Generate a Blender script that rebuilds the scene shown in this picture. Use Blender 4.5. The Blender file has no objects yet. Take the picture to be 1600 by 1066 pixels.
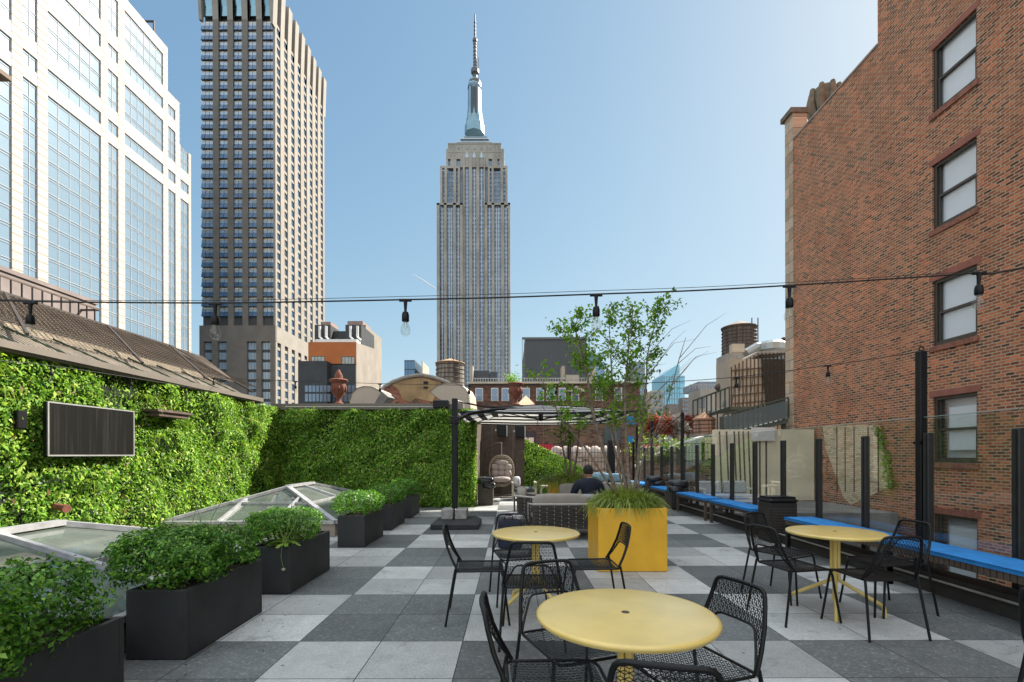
import bpy, math, random
import numpy as np
from mathutils import Vector, Matrix
from mathutils.geometry import intersect_point_line
R = math.radians
SC = bpy.context.scene
COL = SC.collection
# ---------------------------------------------------------------- camera
F, HY, CX, CH = 762.0, 710.5, 800.0, 1.394
cam_d = bpy.data.cameras.new('camera'); cam = bpy.data.objects.new('camera', cam_d); COL.objects.link(cam)
cam.location = (0, 0, CH); cam.rotation_euler = (R(90), R(0.12), 0)
cam_d.sensor_width = 36; cam_d.lens = 36*F/1600
cam_d.shift_y = (HY-533)/1600; cam_d.shift_x = 0
cam_d.clip_start = 0.05; cam_d.clip_end = 9000
SC.camera = cam
SUNV = Vector((1.0, 0.72, 1.0)).normalized()
EL = math.asin(SUNV.z); AZ = math.atan2(SUNV.x, SUNV.y)
w = bpy.data.worlds.new("World"); SC.world = w; w.use_nodes = True
nt = w.node_tree; bgn = nt.nodes['Background']
sky = nt.nodes.new('ShaderNodeTexSky'); sky.sky_type = 'NISHITA'; sky.sun_disc = False
sky.sun_elevation = EL; sky.sun_rotation = AZ; sky.air_density = 1.0; sky.dust_density = .7; sky.ozone_density = 1.2; sky.altitude = 60
_t = nt.nodes.new('ShaderNodeVectorMath'); _t.operation = 'MULTIPLY'; _t.inputs[1].default_value = (.74, .99, 1.15); nt.links.new(sky.outputs[0], _t.inputs[0])
_k = nt.nodes.new('ShaderNodeVectorMath'); _k.operation = 'MULTIPLY_ADD'; _k.inputs[1].default_value = (.26, .26, .26); _k.inputs[2].default_value = (1, 1, 1); nt.links.new(_t.outputs[0], _k.inputs[0])
_d = nt.nodes.new('ShaderNodeVectorMath'); _d.operation = 'DIVIDE'; nt.links.new(_t.outputs[0], _d.inputs[0]); nt.links.new(_k.outputs[0], _d.inputs[1])
# made-up bright cloud, unseen behind the viewer and overhead, added to fill shaded faces
def _n(t, **k):
    o = nt.nodes.new('ShaderNode'+t)
    for a_, v_ in k.items(): setattr(o, a_, v_)
    return o
_tc = _n('TexCoord'); _sp = _n('SeparateXYZ'); nt.links.new(_tc.outputs['Generated'], _sp.inputs[0])
_my = _n('MapRange', interpolation_type='SMOOTHSTEP'); nt.links.new(_sp.outputs[1], _my.inputs[0]); _my.inputs[1].default_value = .0; _my.inputs[2].default_value = -.45
_mz = _n('MapRange', interpolation_type='SMOOTHSTEP'); nt.links.new(_sp.outputs[2], _mz.inputs[0]); _mz.inputs[1].default_value = .74; _mz.inputs[2].default_value = .88
_my2 = _n('Math', operation='MULTIPLY'); nt.links.new(_my.outputs[0], _my2.inputs[0]); _my2.inputs[1].default_value = .6
_mx = _n('Math', operation='MAXIMUM'); nt.links.new(_my2.outputs[0], _mx.inputs[0]); nt.links.new(_mz.outputs[0], _mx.inputs[1])
_no = _n('TexNoise'); _no.inputs['Scale'].default_value = 2.5; _no.inputs['Detail'].default_value = 7; nt.links.new(_tc.outputs['Generated'], _no.inputs['Vector'])
_nr = _n('MapRange'); nt.links.new(_no.outputs[0], _nr.inputs[0]); _nr.inputs[1].default_value = .3; _nr.inputs[2].default_value = .6; _nr.inputs[3].default_value = .35
_mf = _n('Math', operation='MULTIPLY'); nt.links.new(_mx.outputs[0], _mf.inputs[0]); nt.links.new(_nr.outputs[0], _mf.inputs[1])
_cm = _n('Mix', data_type='RGBA'); nt.links.new(_mf.outputs[0], _cm.inputs[0]); nt.links.new(_d.outputs[0], _cm.inputs[6]); _cm.inputs[7].default_value = (6.3, 6.45, 6.6, 1)
nt.links.new(_cm.outputs[2], bgn.inputs[0]); bgn.inputs[1].default_value = 0.14
sd = bpy.data.lights.new('sun', 'SUN'); sd.energy = 4.3; sd.angle = R(0.5); sd.color = (1.0, 0.93, 0.82)
sun = bpy.data.objects.new('sun', sd); COL.objects.link(sun)
sun.rotation_euler = SUNV.to_track_quat('Z', 'Y').to_euler(); sun.location = (30, 20, 60)
SC.view_settings.view_transform = 'Standard'; SC.view_settings.look = 'None'
SC.view_settings.exposure = 1.3; SC.view_settings.gamma = 1; SC.view_settings.use_curve_mapping = False
SC.cycles.max_bounces = 8; SC.cycles.transparent_max_bounces = 16; SC.cycles.caustics_reflective = False; SC.cycles.caustics_refractive = False
SC.cycles.sample_clamp_indirect = 8
rnd = random.Random(7); NR = np.random.default_rng(11)
def X(px, d): return (px-CX)/F*d
def Z(py, d): return CH+(HY-py)/F*d
def P(px, py, d): return Vector((X(px, d), d, Z(py, d)))

# ---------------------------------------------------------------- materials
MATS = {}
def nodes(name):
    m = bpy.data.materials.new(name); m.use_nodes = True
    n = m.node_tree; b = n.nodes['Principled BSDF']
    return m, n, b
def L(n, a, b): n.links.new(a, b)
def N(n, t, **k):
    o = n.nodes.new('ShaderNode'+t)
    for a, v in k.items(): setattr(o, a, v)
    return o
def math_(n, op, a, b=None):
    o = N(n, 'Math', operation=op)
    for i, v in enumerate((a, b)):
        if v is None: continue
        if isinstance(v, (int, float)): o.inputs[i].default_value = v
        else: L(n, v, o.inputs[i])
    return o.outputs[0]
def mixc(n, fac, a, b, mode='MIX'):
    o = N(n, 'Mix', data_type='RGBA', blend_type=mode)
    for i, v in ((0, fac), (6, a), (7, b)):
        if isinstance(v, (int, float)): o.inputs[i].default_value = v
        elif isinstance(v, tuple): o.inputs[i].default_value = (*v[:3], 1)
        else: L(n, v, o.inputs[i])
    return o.outputs[2]
def pm(name, col, rough=.6, metal=0, var=.18, scale=3.0, bump=0.0, bscale=40, spec=.5, detail=4, stain=0.0, coat=0):
    if name in MATS: return MATS[name]
    m, n, b = nodes(name)
    tc = N(n, 'TexCoord'); no = N(n, 'TexNoise'); no.inputs['Scale'].default_value = scale; no.inputs['Detail'].default_value = detail
    L(n, tc.outputs['Object'], no.inputs['Vector'])
    dark = tuple(max(0, c*(1-var)) for c in col); lite = tuple(min(1, c*(1+var)) for c in col)
    rp = N(n, 'ValToRGB'); L(n, no.outputs[0], rp.inputs[0])
    rp.color_ramp.elements[0].position = .3; rp.color_ramp.elements[1].position = .7
    rp.color_ramp.elements[0].color = (*dark, 1); rp.color_ramp.elements[1].color = (*lite, 1)
    c = rp.outputs[0]
    if stain:
        n2 = N(n, 'TexNoise'); n2.inputs['Scale'].default_value = scale*.35; n2.inputs['Detail'].default_value = 8; n2.inputs['Roughness'].default_value = .65
        mp = N(n, 'Mapping'); mp.inputs['Scale'].default_value = (1, 1, .35); L(n, tc.outputs['Object'], mp.inputs[0]); L(n, mp.outputs[0], n2.inputs['Vector'])
        f = math_(n, 'MULTIPLY', math_(n, 'GREATER_THAN', n2.outputs[0], .5), 0)
        r2 = N(n, 'ValToRGB'); L(n, n2.outputs[0], r2.inputs[0]); r2.color_ramp.elements[0].position = .45; r2.color_ramp.elements[1].position = .7
        r2.color_ramp.elements[0].color = (0, 0, 0, 1); r2.color_ramp.elements[1].color = (stain, stain, stain, 1)
        c = mixc(n, r2.outputs[0], c, tuple(x*.35 for x in col))
    L(n, c, b.inputs['Base Color'])
    b.inputs['Roughness'].default_value = rough; b.inputs['Metallic'].default_value = metal
    b.inputs['Specular IOR Level'].default_value = spec; b.inputs['Coat Weight'].default_value = coat
    if bump:
        nb = N(n, 'TexNoise'); nb.inputs['Scale'].default_value = bscale; nb.inputs['Detail'].default_value = 3
        L(n, tc.outputs['Object'], nb.inputs['Vector'])
        bp = N(n, 'Bump'); bp.inputs['Strength'].default_value = bump; bp.inputs['Distance'].default_value = .01
        L(n, nb.outputs[0], bp.inputs['Height']); L(n, bp.outputs[0], b.inputs['Normal'])
    MATS[name] = m; return m
def leafmat(name, cols, trans=.35, rough=.45, spec=.14):
    m, n, b = nodes(name)
    g = N(n, 'NewGeometry'); rp = N(n, 'ValToRGB'); L(n, g.outputs['Random Per Island'], rp.inputs[0])
    e = rp.color_ramp.elements
    e[0].position = 0; e[0].color = (*cols[0], 1); e[1].position = 1; e[1].color = (*cols[-1], 1)
    for i, c in enumerate(cols[1:-1]):
        k = e.new((i+1)/(len(cols)-1)); k.color = (*c, 1)
    tc = N(n, 'TexCoord'); no = N(n, 'TexNoise'); no.inputs['Scale'].default_value = 2.2; L(n, tc.outputs['Object'], no.inputs['Vector'])
    c = mixc(n, math_(n, 'MULTIPLY', no.outputs[0], .4), rp.outputs[0], tuple(x*.45 for x in cols[len(cols)//2]))
    L(n, c, b.inputs['Base Color']); b.inputs['Roughness'].default_value = rough; b.inputs['Specular IOR Level'].default_value = spec
    t = N(n, 'BsdfTranslucent'); hs = mixc(n, 1.0, c, (1.5, 1.6, .5), 'MULTIPLY'); L(n, hs, t.inputs[0])
    mx = N(n, 'MixShader'); mx.inputs[0].default_value = trans
    L(n, b.outputs[0], mx.inputs[1]); L(n, t.outputs[0], mx.inputs[2]); L(n, mx.outputs[0], n.nodes['Material Output'].inputs[0])
    MATS[name] = m; return m
def brickmat(name, c1, c2, mortar, bw=.215, bh=.068, axis='YZ', stain=.5, msize=.011, dark=(.03, .022, .018), patch=.5):
    m, n, b = nodes(name)
    tc = N(n, 'TexCoord'); sp = N(n, 'SeparateXYZ'); L(n, tc.outputs['Object'], sp.inputs[0])
    cb = N(n, 'CombineXYZ')
    L(n, sp.outputs['Y' if axis == 'YZ' else 'X'], cb.inputs[0]); L(n, sp.outputs['Z'], cb.inputs[1])
    br = N(n, 'TexBrick'); L(n, cb.outputs[0], br.inputs['Vector'])
    br.inputs['Scale'].default_value = 1; br.inputs['Brick Width'].default_value = bw; br.inputs['Row Height'].default_value = bh
    br.inputs['Mortar Size'].default_value = msize; br.inputs['Mortar Smooth'].default_value = .2; br.inputs['Bias'].default_value = 0
    br.inputs['Color1'].default_value = (0, 0, 0, 1); br.inputs['Color2'].default_value = (1, 1, 1, 1); br.inputs['Mortar'].default_value = (.5, .5, .5, 1)
    rp = N(n, 'ValToRGB'); L(n, br.outputs[0], rp.inputs[0]); e = rp.color_ramp.elements
    e[0].position = 0.0; e[0].color = (*dark, 1); e[1].position = 1; e[1].color = (*c2, 1)
    k = e.new(.16); k.color = (*tuple(.4*x+.6*y for x, y in zip(c1, dark)), 1); k = e.new(.3); k.color = (*tuple(.8*x+.2*y for x, y in zip(c1, dark)), 1); k = e.new(.6); k.color = (*c1, 1)
    # large patches of different tone
    n1 = N(n, 'TexNoise'); n1.inputs['Scale'].default_value = .55; n1.inputs['Detail'].default_value = 6; n1.inputs['Roughness'].default_value = .6; L(n, cb.outputs[0], n1.inputs['Vector'])
    r1 = N(n, 'ValToRGB'); L(n, n1.outputs[0], r1.inputs[0]); r1.color_ramp.elements[0].position = .42; r1.color_ramp.elements[1].position = .62
    c = mixc(n, math_(n, 'MULTIPLY', r1.outputs[0], patch), rp.outputs[0], mixc(n, .6, rp.outputs[0], tuple(.5*x for x in mortar)))
    n6 = N(n, 'TexNoise'); n6.inputs['Scale'].default_value = 1.3; n6.inputs['Detail'].default_value = 7; n6.inputs['Roughness'].default_value = .7; L(n, cb.outputs[0], n6.inputs['Vector'])
    r6 = N(n, 'ValToRGB'); L(n, n6.outputs[0], r6.inputs[0]); r6.color_ramp.elements[0].position = .47; r6.color_ramp.elements[1].position = .66
    c = mixc(n, math_(n, 'MULTIPLY', r6.outputs[0], .6), c, mixc(n, 1, c, (1.45, 1.02, .8), 'MULTIPLY'))
    n2 = N(n, 'TexNoise'); n2.inputs['Scale'].default_value = 14; n2.inputs['Detail'].default_value = 5; L(n, cb.outputs[0], n2.inputs['Vector'])
    c = mixc(n, 1, c, mixc(n, n2.outputs[0], (.55, .5, .5), (1.5, 1.45, 1.4)), 'MULTIPLY')
    c = mixc(n, br.outputs['Fac'], c, mixc(n, n2.outputs[0], tuple(.6*x for x in mortar), mortar))
    n3 = N(n, 'TexNoise'); n3.inputs['Scale'].default_value = .9; n3.inputs['Detail'].default_value = 8
    mp = N(n, 'Mapping'); mp.inputs['Scale'].default_value = (1.1, .7, 1); mp.inputs['Location'].default_value = (3, 5, 0); L(n, cb.outputs[0], mp.inputs[0]); L(n, mp.outputs[0], n3.inputs['Vector'])
    r3 = N(n, 'ValToRGB'); L(n, n3.outputs[0], r3.inputs[0]); r3.color_ramp.elements[0].position = .5; r3.color_ramp.elements[1].position = .75
    c = mixc(n, math_(n, 'MULTIPLY', r3.outputs[0], stain), c, tuple(x*.4 for x in c1))
    L(n, c, b.inputs['Base Color']); b.inputs['Roughness'].default_value = .9; b.inputs['Specular IOR Level'].default_value = .2
    bp = N(n, 'Bump'); bp.inputs['Strength'].default_value = .8; bp.inputs['Distance'].default_value = .012
    hgt = math_(n, 'ADD', math_(n, 'MULTIPLY', br.outputs['Fac'], -1.0), math_(n, 'MULTIPLY', n2.outputs[0], .7))
    L(n, hgt, bp.inputs['Height']); L(n, bp.outputs[0], b.inputs['Normal'])
    MATS[name] = m; return m
def glassmat(name, tint=(.9, .95, .95), rough=.02, refl=.12, alpha=.0):
    # thin architectural glass: transparent + fresnel gloss
    m, n, b = nodes(name)
    t = N(n, 'BsdfTransparent'); t.inputs[0].default_value = (*tint, 1)
    g = N(n, 'BsdfGlossy'); g.inputs['Roughness'].default_value = rough
    fr = N(n, 'LayerWeight'); fr.inputs[0].default_value = .5
    f = math_(n, 'ADD', math_(n, 'MULTIPLY', math_(n, 'POWER', fr.outputs['Facing'], 4.0), .55), refl*.7)
    mx = N(n, 'MixShader'); L(n, f, mx.inputs[0]); L(n, t.outputs[0], mx.inputs[1]); L(n, g.outputs[0], mx.inputs[2])
    o = mx.outputs[0]
    if alpha:
        d = N(n, 'BsdfDiffuse'); tc = N(n, 'TexCoord'); no = N(n, 'TexNoise'); no.inputs['Scale'].default_value = 1.5; no.inputs['Detail'].default_value = 9; no.inputs['Roughness'].default_value = .7
        L(n, tc.outputs['Object'], no.inputs[0]); d.inputs[0].default_value = (.55, .6, .55, 1)
        m2 = N(n, 'MixShader'); L(n, math_(n, 'MULTIPLY', no.outputs[0], alpha*2), m2.inputs[0]); L(n, o, m2.inputs[1]); L(n, d.outputs[0], m2.inputs[2]); o = m2.outputs[0]
    L(n, o, n.nodes['Material Output'].inputs[0]); MATS[name] = m; return m
def mirrorglass(name, col, col2, rough=.08, scale=.08, metal=.9, ang=.01):
    m, n, b = nodes(name)
    tc = N(n, 'TexCoord'); no = N(n, 'TexNoise'); no.inputs['Scale'].default_value = scale; no.inputs['Detail'].default_value = 5; L(n, tc.outputs['Object'], no.inputs[0])
    g = N(n, 'NewGeometry')
    f = math_(n, 'ADD', math_(n, 'MULTIPLY', no.outputs[0], .7), math_(n, 'MULTIPLY', g.outputs['Random Per Island'], .4))
    L(n, mixc(n, f, col, col2), b.inputs['Base Color']); b.inputs['Metallic'].default_value = metal; b.inputs['Roughness'].default_value = rough
    nb = N(n, 'TexNoise'); nb.inputs['Scale'].default_value = .35; nb.inputs['Detail'].default_value = 3; L(n, tc.outputs['Object'], nb.inputs[0])
    bp = N(n, 'Bump'); bp.inputs['Strength'].default_value = .25; bp.inputs['Distance'].default_value = ang*8; L(n, nb.outputs[0], bp.inputs['Height']); L(n, bp.outputs[0], b.inputs['Normal'])
    MATS[name] = m; return m

# ---------------------------------------------------------------- mesh builder
class MB:
    def __init__(s): s.v = []; s.f = []
    def add(s, vs, fs):
        o = len(s.v); s.v += [tuple(v) for v in vs]; s.f += [tuple(i+o for i in f) for f in fs]; return s
    def box(s, x0, x1, y0, y1, z0, z1):
        return s.add([(x, y, z) for z in (z0, z1) for x, y in ((x0, y0), (x1, y0), (x1, y1), (x0, y1))],
                     [(0, 3, 2, 1), (4, 5, 6, 7), (0, 1, 5, 4), (1, 2, 6, 5), (2, 3, 7, 6), (3, 0, 4, 7)])
    def cbox(s, x0, x1, y0, y1, z0, z1, c=.01):   # box with chamfered edges
        pts = []
        for (za, i) in ((z0, c), (z0+c, 0), (z1-c, 0), (z1, c)):
            pts.append([(x0+i+c*0, y0+i+c if i == 0 else y0+i+c, za)])
        s2 = []
        for (za, i) in ((z0, c), (z0+c, 0), (z1-c, 0), (z1, c)):
            a, b_, d, e = x0+i, x1-i, y0+i, y1-i; k = c
            s2.append([(a+k, d, za), (b_-k, d, za), (b_, d+k, za), (b_, e-k, za), (b_-k, e, za), (a+k, e, za), (a, e-k, za), (a, d+k, za)])
        vs = [p for r in s2 for p in r]; fs = [tuple(range(7, -1, -1)), tuple(range(24, 32))]
        for r in range(3):
            for i in range(8):
                j = (i+1) % 8; fs.append((r*8+i, r*8+j, r*8+8+j, r*8+8+i))
        return s.add(vs, fs)
    def poly(s, pts): return s.add(pts, [tuple(range(len(pts)))])
    def prism(s, pts, vec):
        n = len(pts); vec = Vector(vec); q = [Vector(p) for p in pts]; q2 = [p+vec for p in q]
        return s.add(q+q2, [tuple(range(n-1, -1, -1)), tuple(range(n, 2*n))]+[(i, (i+1) % n, n+(i+1) % n, n+i) for i in range(n)])
    def tube(s, pts, r, seg=8, closed=False, cap=True):
        pts = [Vector(p) for p in pts]; n = len(pts); rs = r if isinstance(r, (list, tuple)) else [r]*n
        up = None; rings = []
        for i, p in enumerate(pts):
            a = pts[(i-1) % n] if (closed or i > 0) else p; b = pts[(i+1) % n] if (closed or i < n-1) else p
            t = (b-a)
            t = t.normalized() if t.length > 1e-9 else Vector((0, 0, 1))
            if up is None:
                up = Vector((0, 0, 1)) if abs(t.z) < .9 else Vector((1, 0, 0))
            u = t.cross(up)
            if u.length < 1e-6: u = t.cross(Vector((0, 1, 0)))
            u.normalize(); w_ = u.cross(t).normalized(); up = w_
            rings.append([p+rs[i]*(math.cos(2*math.pi*k/seg)*u+math.sin(2*math.pi*k/seg)*w_) for k in range(seg)])
        vs = [q for rg in rings for q in rg]; fs = []
        for i in range(n if closed else n-1):
            j = (i+1) % n
            for k in range(seg):
                l = (k+1) % seg; fs.append((i*seg+k, j*seg+k, j*seg+l, i*seg+l))
        if cap and not closed: fs += [tuple(range(seg-1, -1, -1)), tuple((n-1)*seg+k for k in range(seg))][::1]
        return s.add(vs, fs)
    def bar(s, a, b, w_=.02, h_=None):
        a = Vector(a); b = Vector(b); h_ = h_ or w_; t = (b-a).normalized()
        up = Vector((0, 0, 1)) if abs(t.z) < .95 else Vector((0, 1, 0))
        u = t.cross(up).normalized()*w_/2; v = u.cross(t).normalized()*h_/2
        return s.add([p+x*u+y*v for p in (a, b) for x, y in ((-1, -1), (1, -1), (1, 1), (-1, 1))],
                     [(0, 1, 2, 3), (7, 6, 5, 4), (0, 4, 5, 1), (1, 5, 6, 2), (2, 6, 7, 3), (3, 7, 4, 0)])
    def lathe(s, prof, c=(0, 0, 0), seg=24, sx=1, sy=1):
        cx, cy, cz = c; vs = []; fs = []; n = len(prof)
        for r, z in prof:
            for k in range(seg):
                a = 2*math.pi*k/seg; vs.append((cx+sx*r*math.cos(a), cy+sy*r*math.sin(a), cz+z))
        for i in range(n-1):
            for k in range(seg):
                l = (k+1) % seg; fs.append((i*seg+k, i*seg+l, (i+1)*seg+l, (i+1)*seg+k))
        if prof[0][0] > 1e-4: fs.append(tuple(range(seg-1, -1, -1)))
        if prof[-1][0] > 1e-4: fs.append(tuple((n-1)*seg+k for k in range(seg)))
        return s.add(vs, fs)
    def blob(s, c, rx, ry, rz, seg=12, rings=8, power=1.0, noise=0, rot=0):
        vs = []; fs = []; c = Vector(c)
        sg = lambda x: math.copysign(abs(x)**power, x)
        cr, sr = math.cos(rot), math.sin(rot)
        for i in range(rings+1):
            th = math.pi*i/rings-math.pi/2
            for k in range(seg):
                a = 2*math.pi*k/seg; q = 1+noise*(rnd.random()-.5)
                x, y, z = rx*sg(math.cos(th))*sg(math.cos(a))*q, ry*sg(math.cos(th))*sg(math.sin(a))*q, rz*sg(math.sin(th))*q
                vs.append(c+Vector((x*cr-y*sr, x*sr+y*cr, z)))
        for i in range(rings):
            for k in range(seg):
                l = (k+1) % seg; fs.append((i*seg+k, i*seg+l, (i+1)*seg+l, (i+1)*seg+k))
        return s.add(vs, fs)
    def xf(s, M):
        s.v = [tuple(M @ Vector(v)) for v in s.v]; return s
    def build(s, name, mat, parent=None, smooth=False, sub=0, bev=0, kind=None, label=None):
        off = Vector((0, 0, 0))
        if parent is not None:
            r = parent
            while r.parent: r = r.parent
            off = Vector(r.location)
        me = bpy.data.meshes.new(name)
        me.from_pydata([(v[0]-off.x, v[1]-off.y, v[2]-off.z) for v in s.v], [], s.f)
        me.materials.append(mat)
        if smooth:
            me.polygons.foreach_set('use_smooth', [True]*len(me.polygons))
        me.update()
        o = bpy.data.objects.new(name, me); COL.objects.link(o)
        if smooth == 'auto' or smooth is True:
            try: me.set_sharp_from_angle(angle=R(45))
            except Exception: pass
        if bev:
            b = o.modifiers.new('bevel', 'BEVEL'); b.width = bev; b.segments = 2; b.limit_method = 'ANGLE'
        if sub:
            q = o.modifiers.new('subdivision', 'SUBSURF'); q.levels = sub; q.render_levels = sub
        if parent is not None: o.parent = parent
        if kind: o['kind'] = kind
        if label: o['label'] = label
        return o
def fast_mesh(name, V, quads, mat, parent=None, tri=False, kind=None, mats=None, mi=None):
    off = np.zeros(3)
    if parent is not None:
        r = parent
        while r.parent: r = r.parent
        off = np.array(r.location)
    V = np.asarray(V, dtype=np.float32)-off.astype(np.float32); k = quads.shape[1]; nf = len(quads)
    me = bpy.data.meshes.new(name); me.vertices.add(len(V)); me.vertices.foreach_set('co', V.ravel())
    me.loops.add(nf*k); me.loops.foreach_set('vertex_index', quads.ravel().astype(np.int32))
    me.polygons.add(nf); me.polygons.foreach_set('loop_start', np.arange(0, nf*k, k, dtype=np.int32))
    me.update(calc_edges=True); me.materials.append(mat)
    if mats:
        for q in mats: me.materials.append(q)
        me.polygons.foreach_set('material_index', mi.astype(np.int32))
    o = bpy.data.objects.new(name, me); COL.objects.link(o)
    if parent is not None: o.parent = parent
    if kind: o['kind'] = kind
    return o
def leaves(name, pts, nrm, size, mat, parent=None, asp=.5, jit=.7, kind=None, fold=.25, down=0.0, mats=None, mi=None):
    # each leaf: a folded blade of two quads (6 verts)
    n = len(pts); pts = np.asarray(pts, float); nrm = np.asarray(nrm, float)+NR.normal(0, jit, (n, 3))
    nrm /= np.linalg.norm(nrm, axis=1)[:, None]+1e-9
    t = NR.normal(0, 1, (n, 3)); t[:, 2] -= down
    t -= (t*nrm).sum(1)[:, None]*nrm; t /= np.linalg.norm(t, axis=1)[:, None]+1e-9
    b = np.cross(nrm, t); s = (np.asarray(size)*NR.uniform(.65, 1.25, n))[:, None]
    q = [pts, pts+t*s*.45+b*s*asp*.5+nrm*s*fold*.5, pts+t*s-nrm*s*.12, pts+t*s*.45-b*s*asp*.5+nrm*s*fold*.5]
    V = np.stack(q, 1).reshape(-1, 3); idx = (np.arange(n)*4)[:, None]+np.arange(4)[None]
    return fast_mesh(name, V, idx, mat, parent, kind=kind, mats=mats, mi=mi)
def blades(name, c, rx, ry, n, ln, wd, mat, parent, droop=1.0, up=1.0):
    # grass-like arching blades, one mesh
    S = 5; V = []; Q = []
    for i in range(n):
        a = rnd.random()*6.283; rr = math.sqrt(rnd.random()); px = c[0]+rx*rr*math.cos(a) if rx else c[0]; py = c[1]+ry*rr*math.sin(a)
        dx, dy = math.cos(a+rnd.gauss(0, .5)), math.sin(a+rnd.gauss(0, .5)); l = ln*rnd.uniform(.6, 1.2); k = rnd.uniform(.5, 1.1)*(.35+.65*rr)
        o = len(V)
        for j in range(S+1):
            t = j/S; x = px+dx*l*k*t; y = py+dy*l*k*t; z = c[2]+l*(up*t*(1.15-.2*k)-droop*k*1.25*t*t)
            w_ = wd*(1-t*.85); V.append((x-dy*w_, y+dx*w_, z)); V.append((x+dy*w_, y-dx*w_, z))
        for j in range(S): Q.append((o+2*j, o+2*j+1, o+2*j+3, o+2*j+2))
    return fast_mesh(name, np.array(V), np.array(Q), mat, parent)
def tag(o, label, cat, group=None, kind=None):
    if label: o['label'] = label
    if cat: o['category'] = cat
    if group: o['group'] = group
    if kind: o['kind'] = kind
    return o
def thing(name, label, cat, loc=(0, 0, 0), group=None, rz=0):
    o = bpy.data.objects.new(name, None); COL.objects.link(o); o.location = loc; o.rotation_euler = (0, 0, rz); o.empty_display_size = .2
    return tag(o, label, cat, group)
def copy_tree(o, parent=None):
    c = o.copy(); COL.objects.link(c)
    if parent is not None: c.parent = parent
    for ch in [k for k in o.children]: copy_tree(ch, c)
    return c
def many(root, name, boxes, mat, limit=100, sub=None):
    """boxes: list of (x0,x1,y0,y1,z0,z1), the largest in the picture first"""
    out = []
    for b in boxes[:limit]: out.append(MB().box(*b).build(name, mat, root))
    if len(boxes) > limit:
        m = MB()
        for b in boxes[limit:]: m.box(*b)
        m.build(name, mat, root, kind='stuff')
    return out
def struct(name, mb, mat): o = mb.build(name, mat); o['kind'] = 'structure'; return o
# ================================================================ materials used
M_dark = pm('black_powder_coat', (.007, .0075, .008), .42, .0, .2, 8, spec=.28)
M_black = pm('charcoal_fibreglass', (.03, .032, .032), .62, 0, .3, 2.5, .3, 140, spec=.3, detail=9)
M_yel = pm('yellow_powder_coat', (.76, .56, .16), .38, 0, .1, 5, .05, 90, coat=.7, stain=.06, detail=9); M_yel.node_tree.nodes['Principled BSDF'].inputs['Coat Roughness'].default_value = .22
M_yel2 = pm('yellow_planter_paint', (.78, .42, .02), .45, 0, .1, 3.5, .12, 130, stain=.1, detail=9)
M_stone = pm('pale_limestone', (.5, .45, .36), .85, 0, .14, 1.2, .15, 20, stain=.35)
M_concrete = pm('concrete', (.33, .31, .28), .9, 0, .2, 4, .3, 40, stain=.4)
M_alu = pm('grey_aluminium', (.38, .38, .37), .45, .5, .12, 5)
M_bark = pm('grey_brown_bark', (.2, .15, .11), .9, 0, .4, 14, .6, 60)
M_brown = pm('dark_brown_timber', (.085, .062, .046), .7, 0, .25, 7, .2, 30)
M_steel = pm('rusty_brown_steel', (.1, .07, .055), .7, .2, .3, 6)
M_trim = pm('taupe_metal_trim', (.17, .145, .12), .55, .2, .12, 2)
M_wicker = pm('dark_taupe_weave', (.055, .045, .037), .7, 0, .3, 40, .5, 150)
M_cord = pm('pale_frame_metal', (.45, .42, .38), .5, .1, .1, 6)
M_cush = pm('taupe_cushion_fabric', (.31, .28, .24), .95, 0, .1, 9, .35, 220)
M_blue = pm('bright_blue_cushion_fabric', (.018, .215, .56), .85, 0, .14, 7, .3, 160)
M_soil = pm('dark_soil', (.035, .025, .018), 1, 0, .5, 20, 1, 60)
M_white = pm('white_paint', (.72, .7, .66), .5, 0, .08, 3)
M_terra = pm('terracotta', (.19, .065, .04), .85, 0, .35, 9, .5, 30, stain=.4)
M_bag = pm('black_plastic_bag', (.015, .015, .017), .22, 0, .2, 8, .8, 18)
M_tar = pm('grey_roofing_felt', (.2, .2, .19), .9, 0, .25, 1.5, .2, 15, stain=.4)
M_leaf = leafmat('living_wall_leaves', [(.03, .1, .014), (.1, .26, .026), (.26, .47, .05), (.54, .68, .16)], .3)
M_leafb = leafmat('box_shrub_leaves', [(.015, .05, .008), (.05, .17, .016), (.13, .33, .035), (.3, .52, .07)], .22, .4, .32)
M_leaft = leafmat('young_tree_leaves', [(.06, .15, .02), (.11, .25, .03), (.2, .38, .05), (.32, .48, .08)], .55)
M_grass = leafmat('strappy_grass', [(.1, .15, .03), (.2, .3, .05), (.34, .42, .1), (.55, .58, .24)], .35)
M_pale = leafmat('white_tipped_leaves', [(.35, .42, .28), (.5, .55, .42), (.6, .62, .5)], .2)
M_red = leafmat('red_leaves', [(.2, .03, .02), (.3, .06, .04), (.4, .12, .08)], .3)
M_lime = leafmat('lime_leaves', [(.1, .2, .03), (.2, .32, .05), (.3, .42, .08)], .4)
M_wither = leafmat('withered_leaves', [(.12, .08, .03), (.2, .13, .05), (.26, .2, .08)], .2)
M_glass = glassmat('clear_glass', (.95, .975, .965), .01, .12)
M_sky_gl = glassmat('skylight_glass', (.5, .62, .56), .03, .1, .13)
M_bulb = glassmat('bulb_glass', (.93, .93, .9), .02, .1)
M_asphalt = pm('asphalt', (.05, .05, .052), .9, 0, .2, .2)
M_rub = pm('grey_stone_block', (.3, .29, .27), .95, 0, .2, 9, .5, 60)

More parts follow.
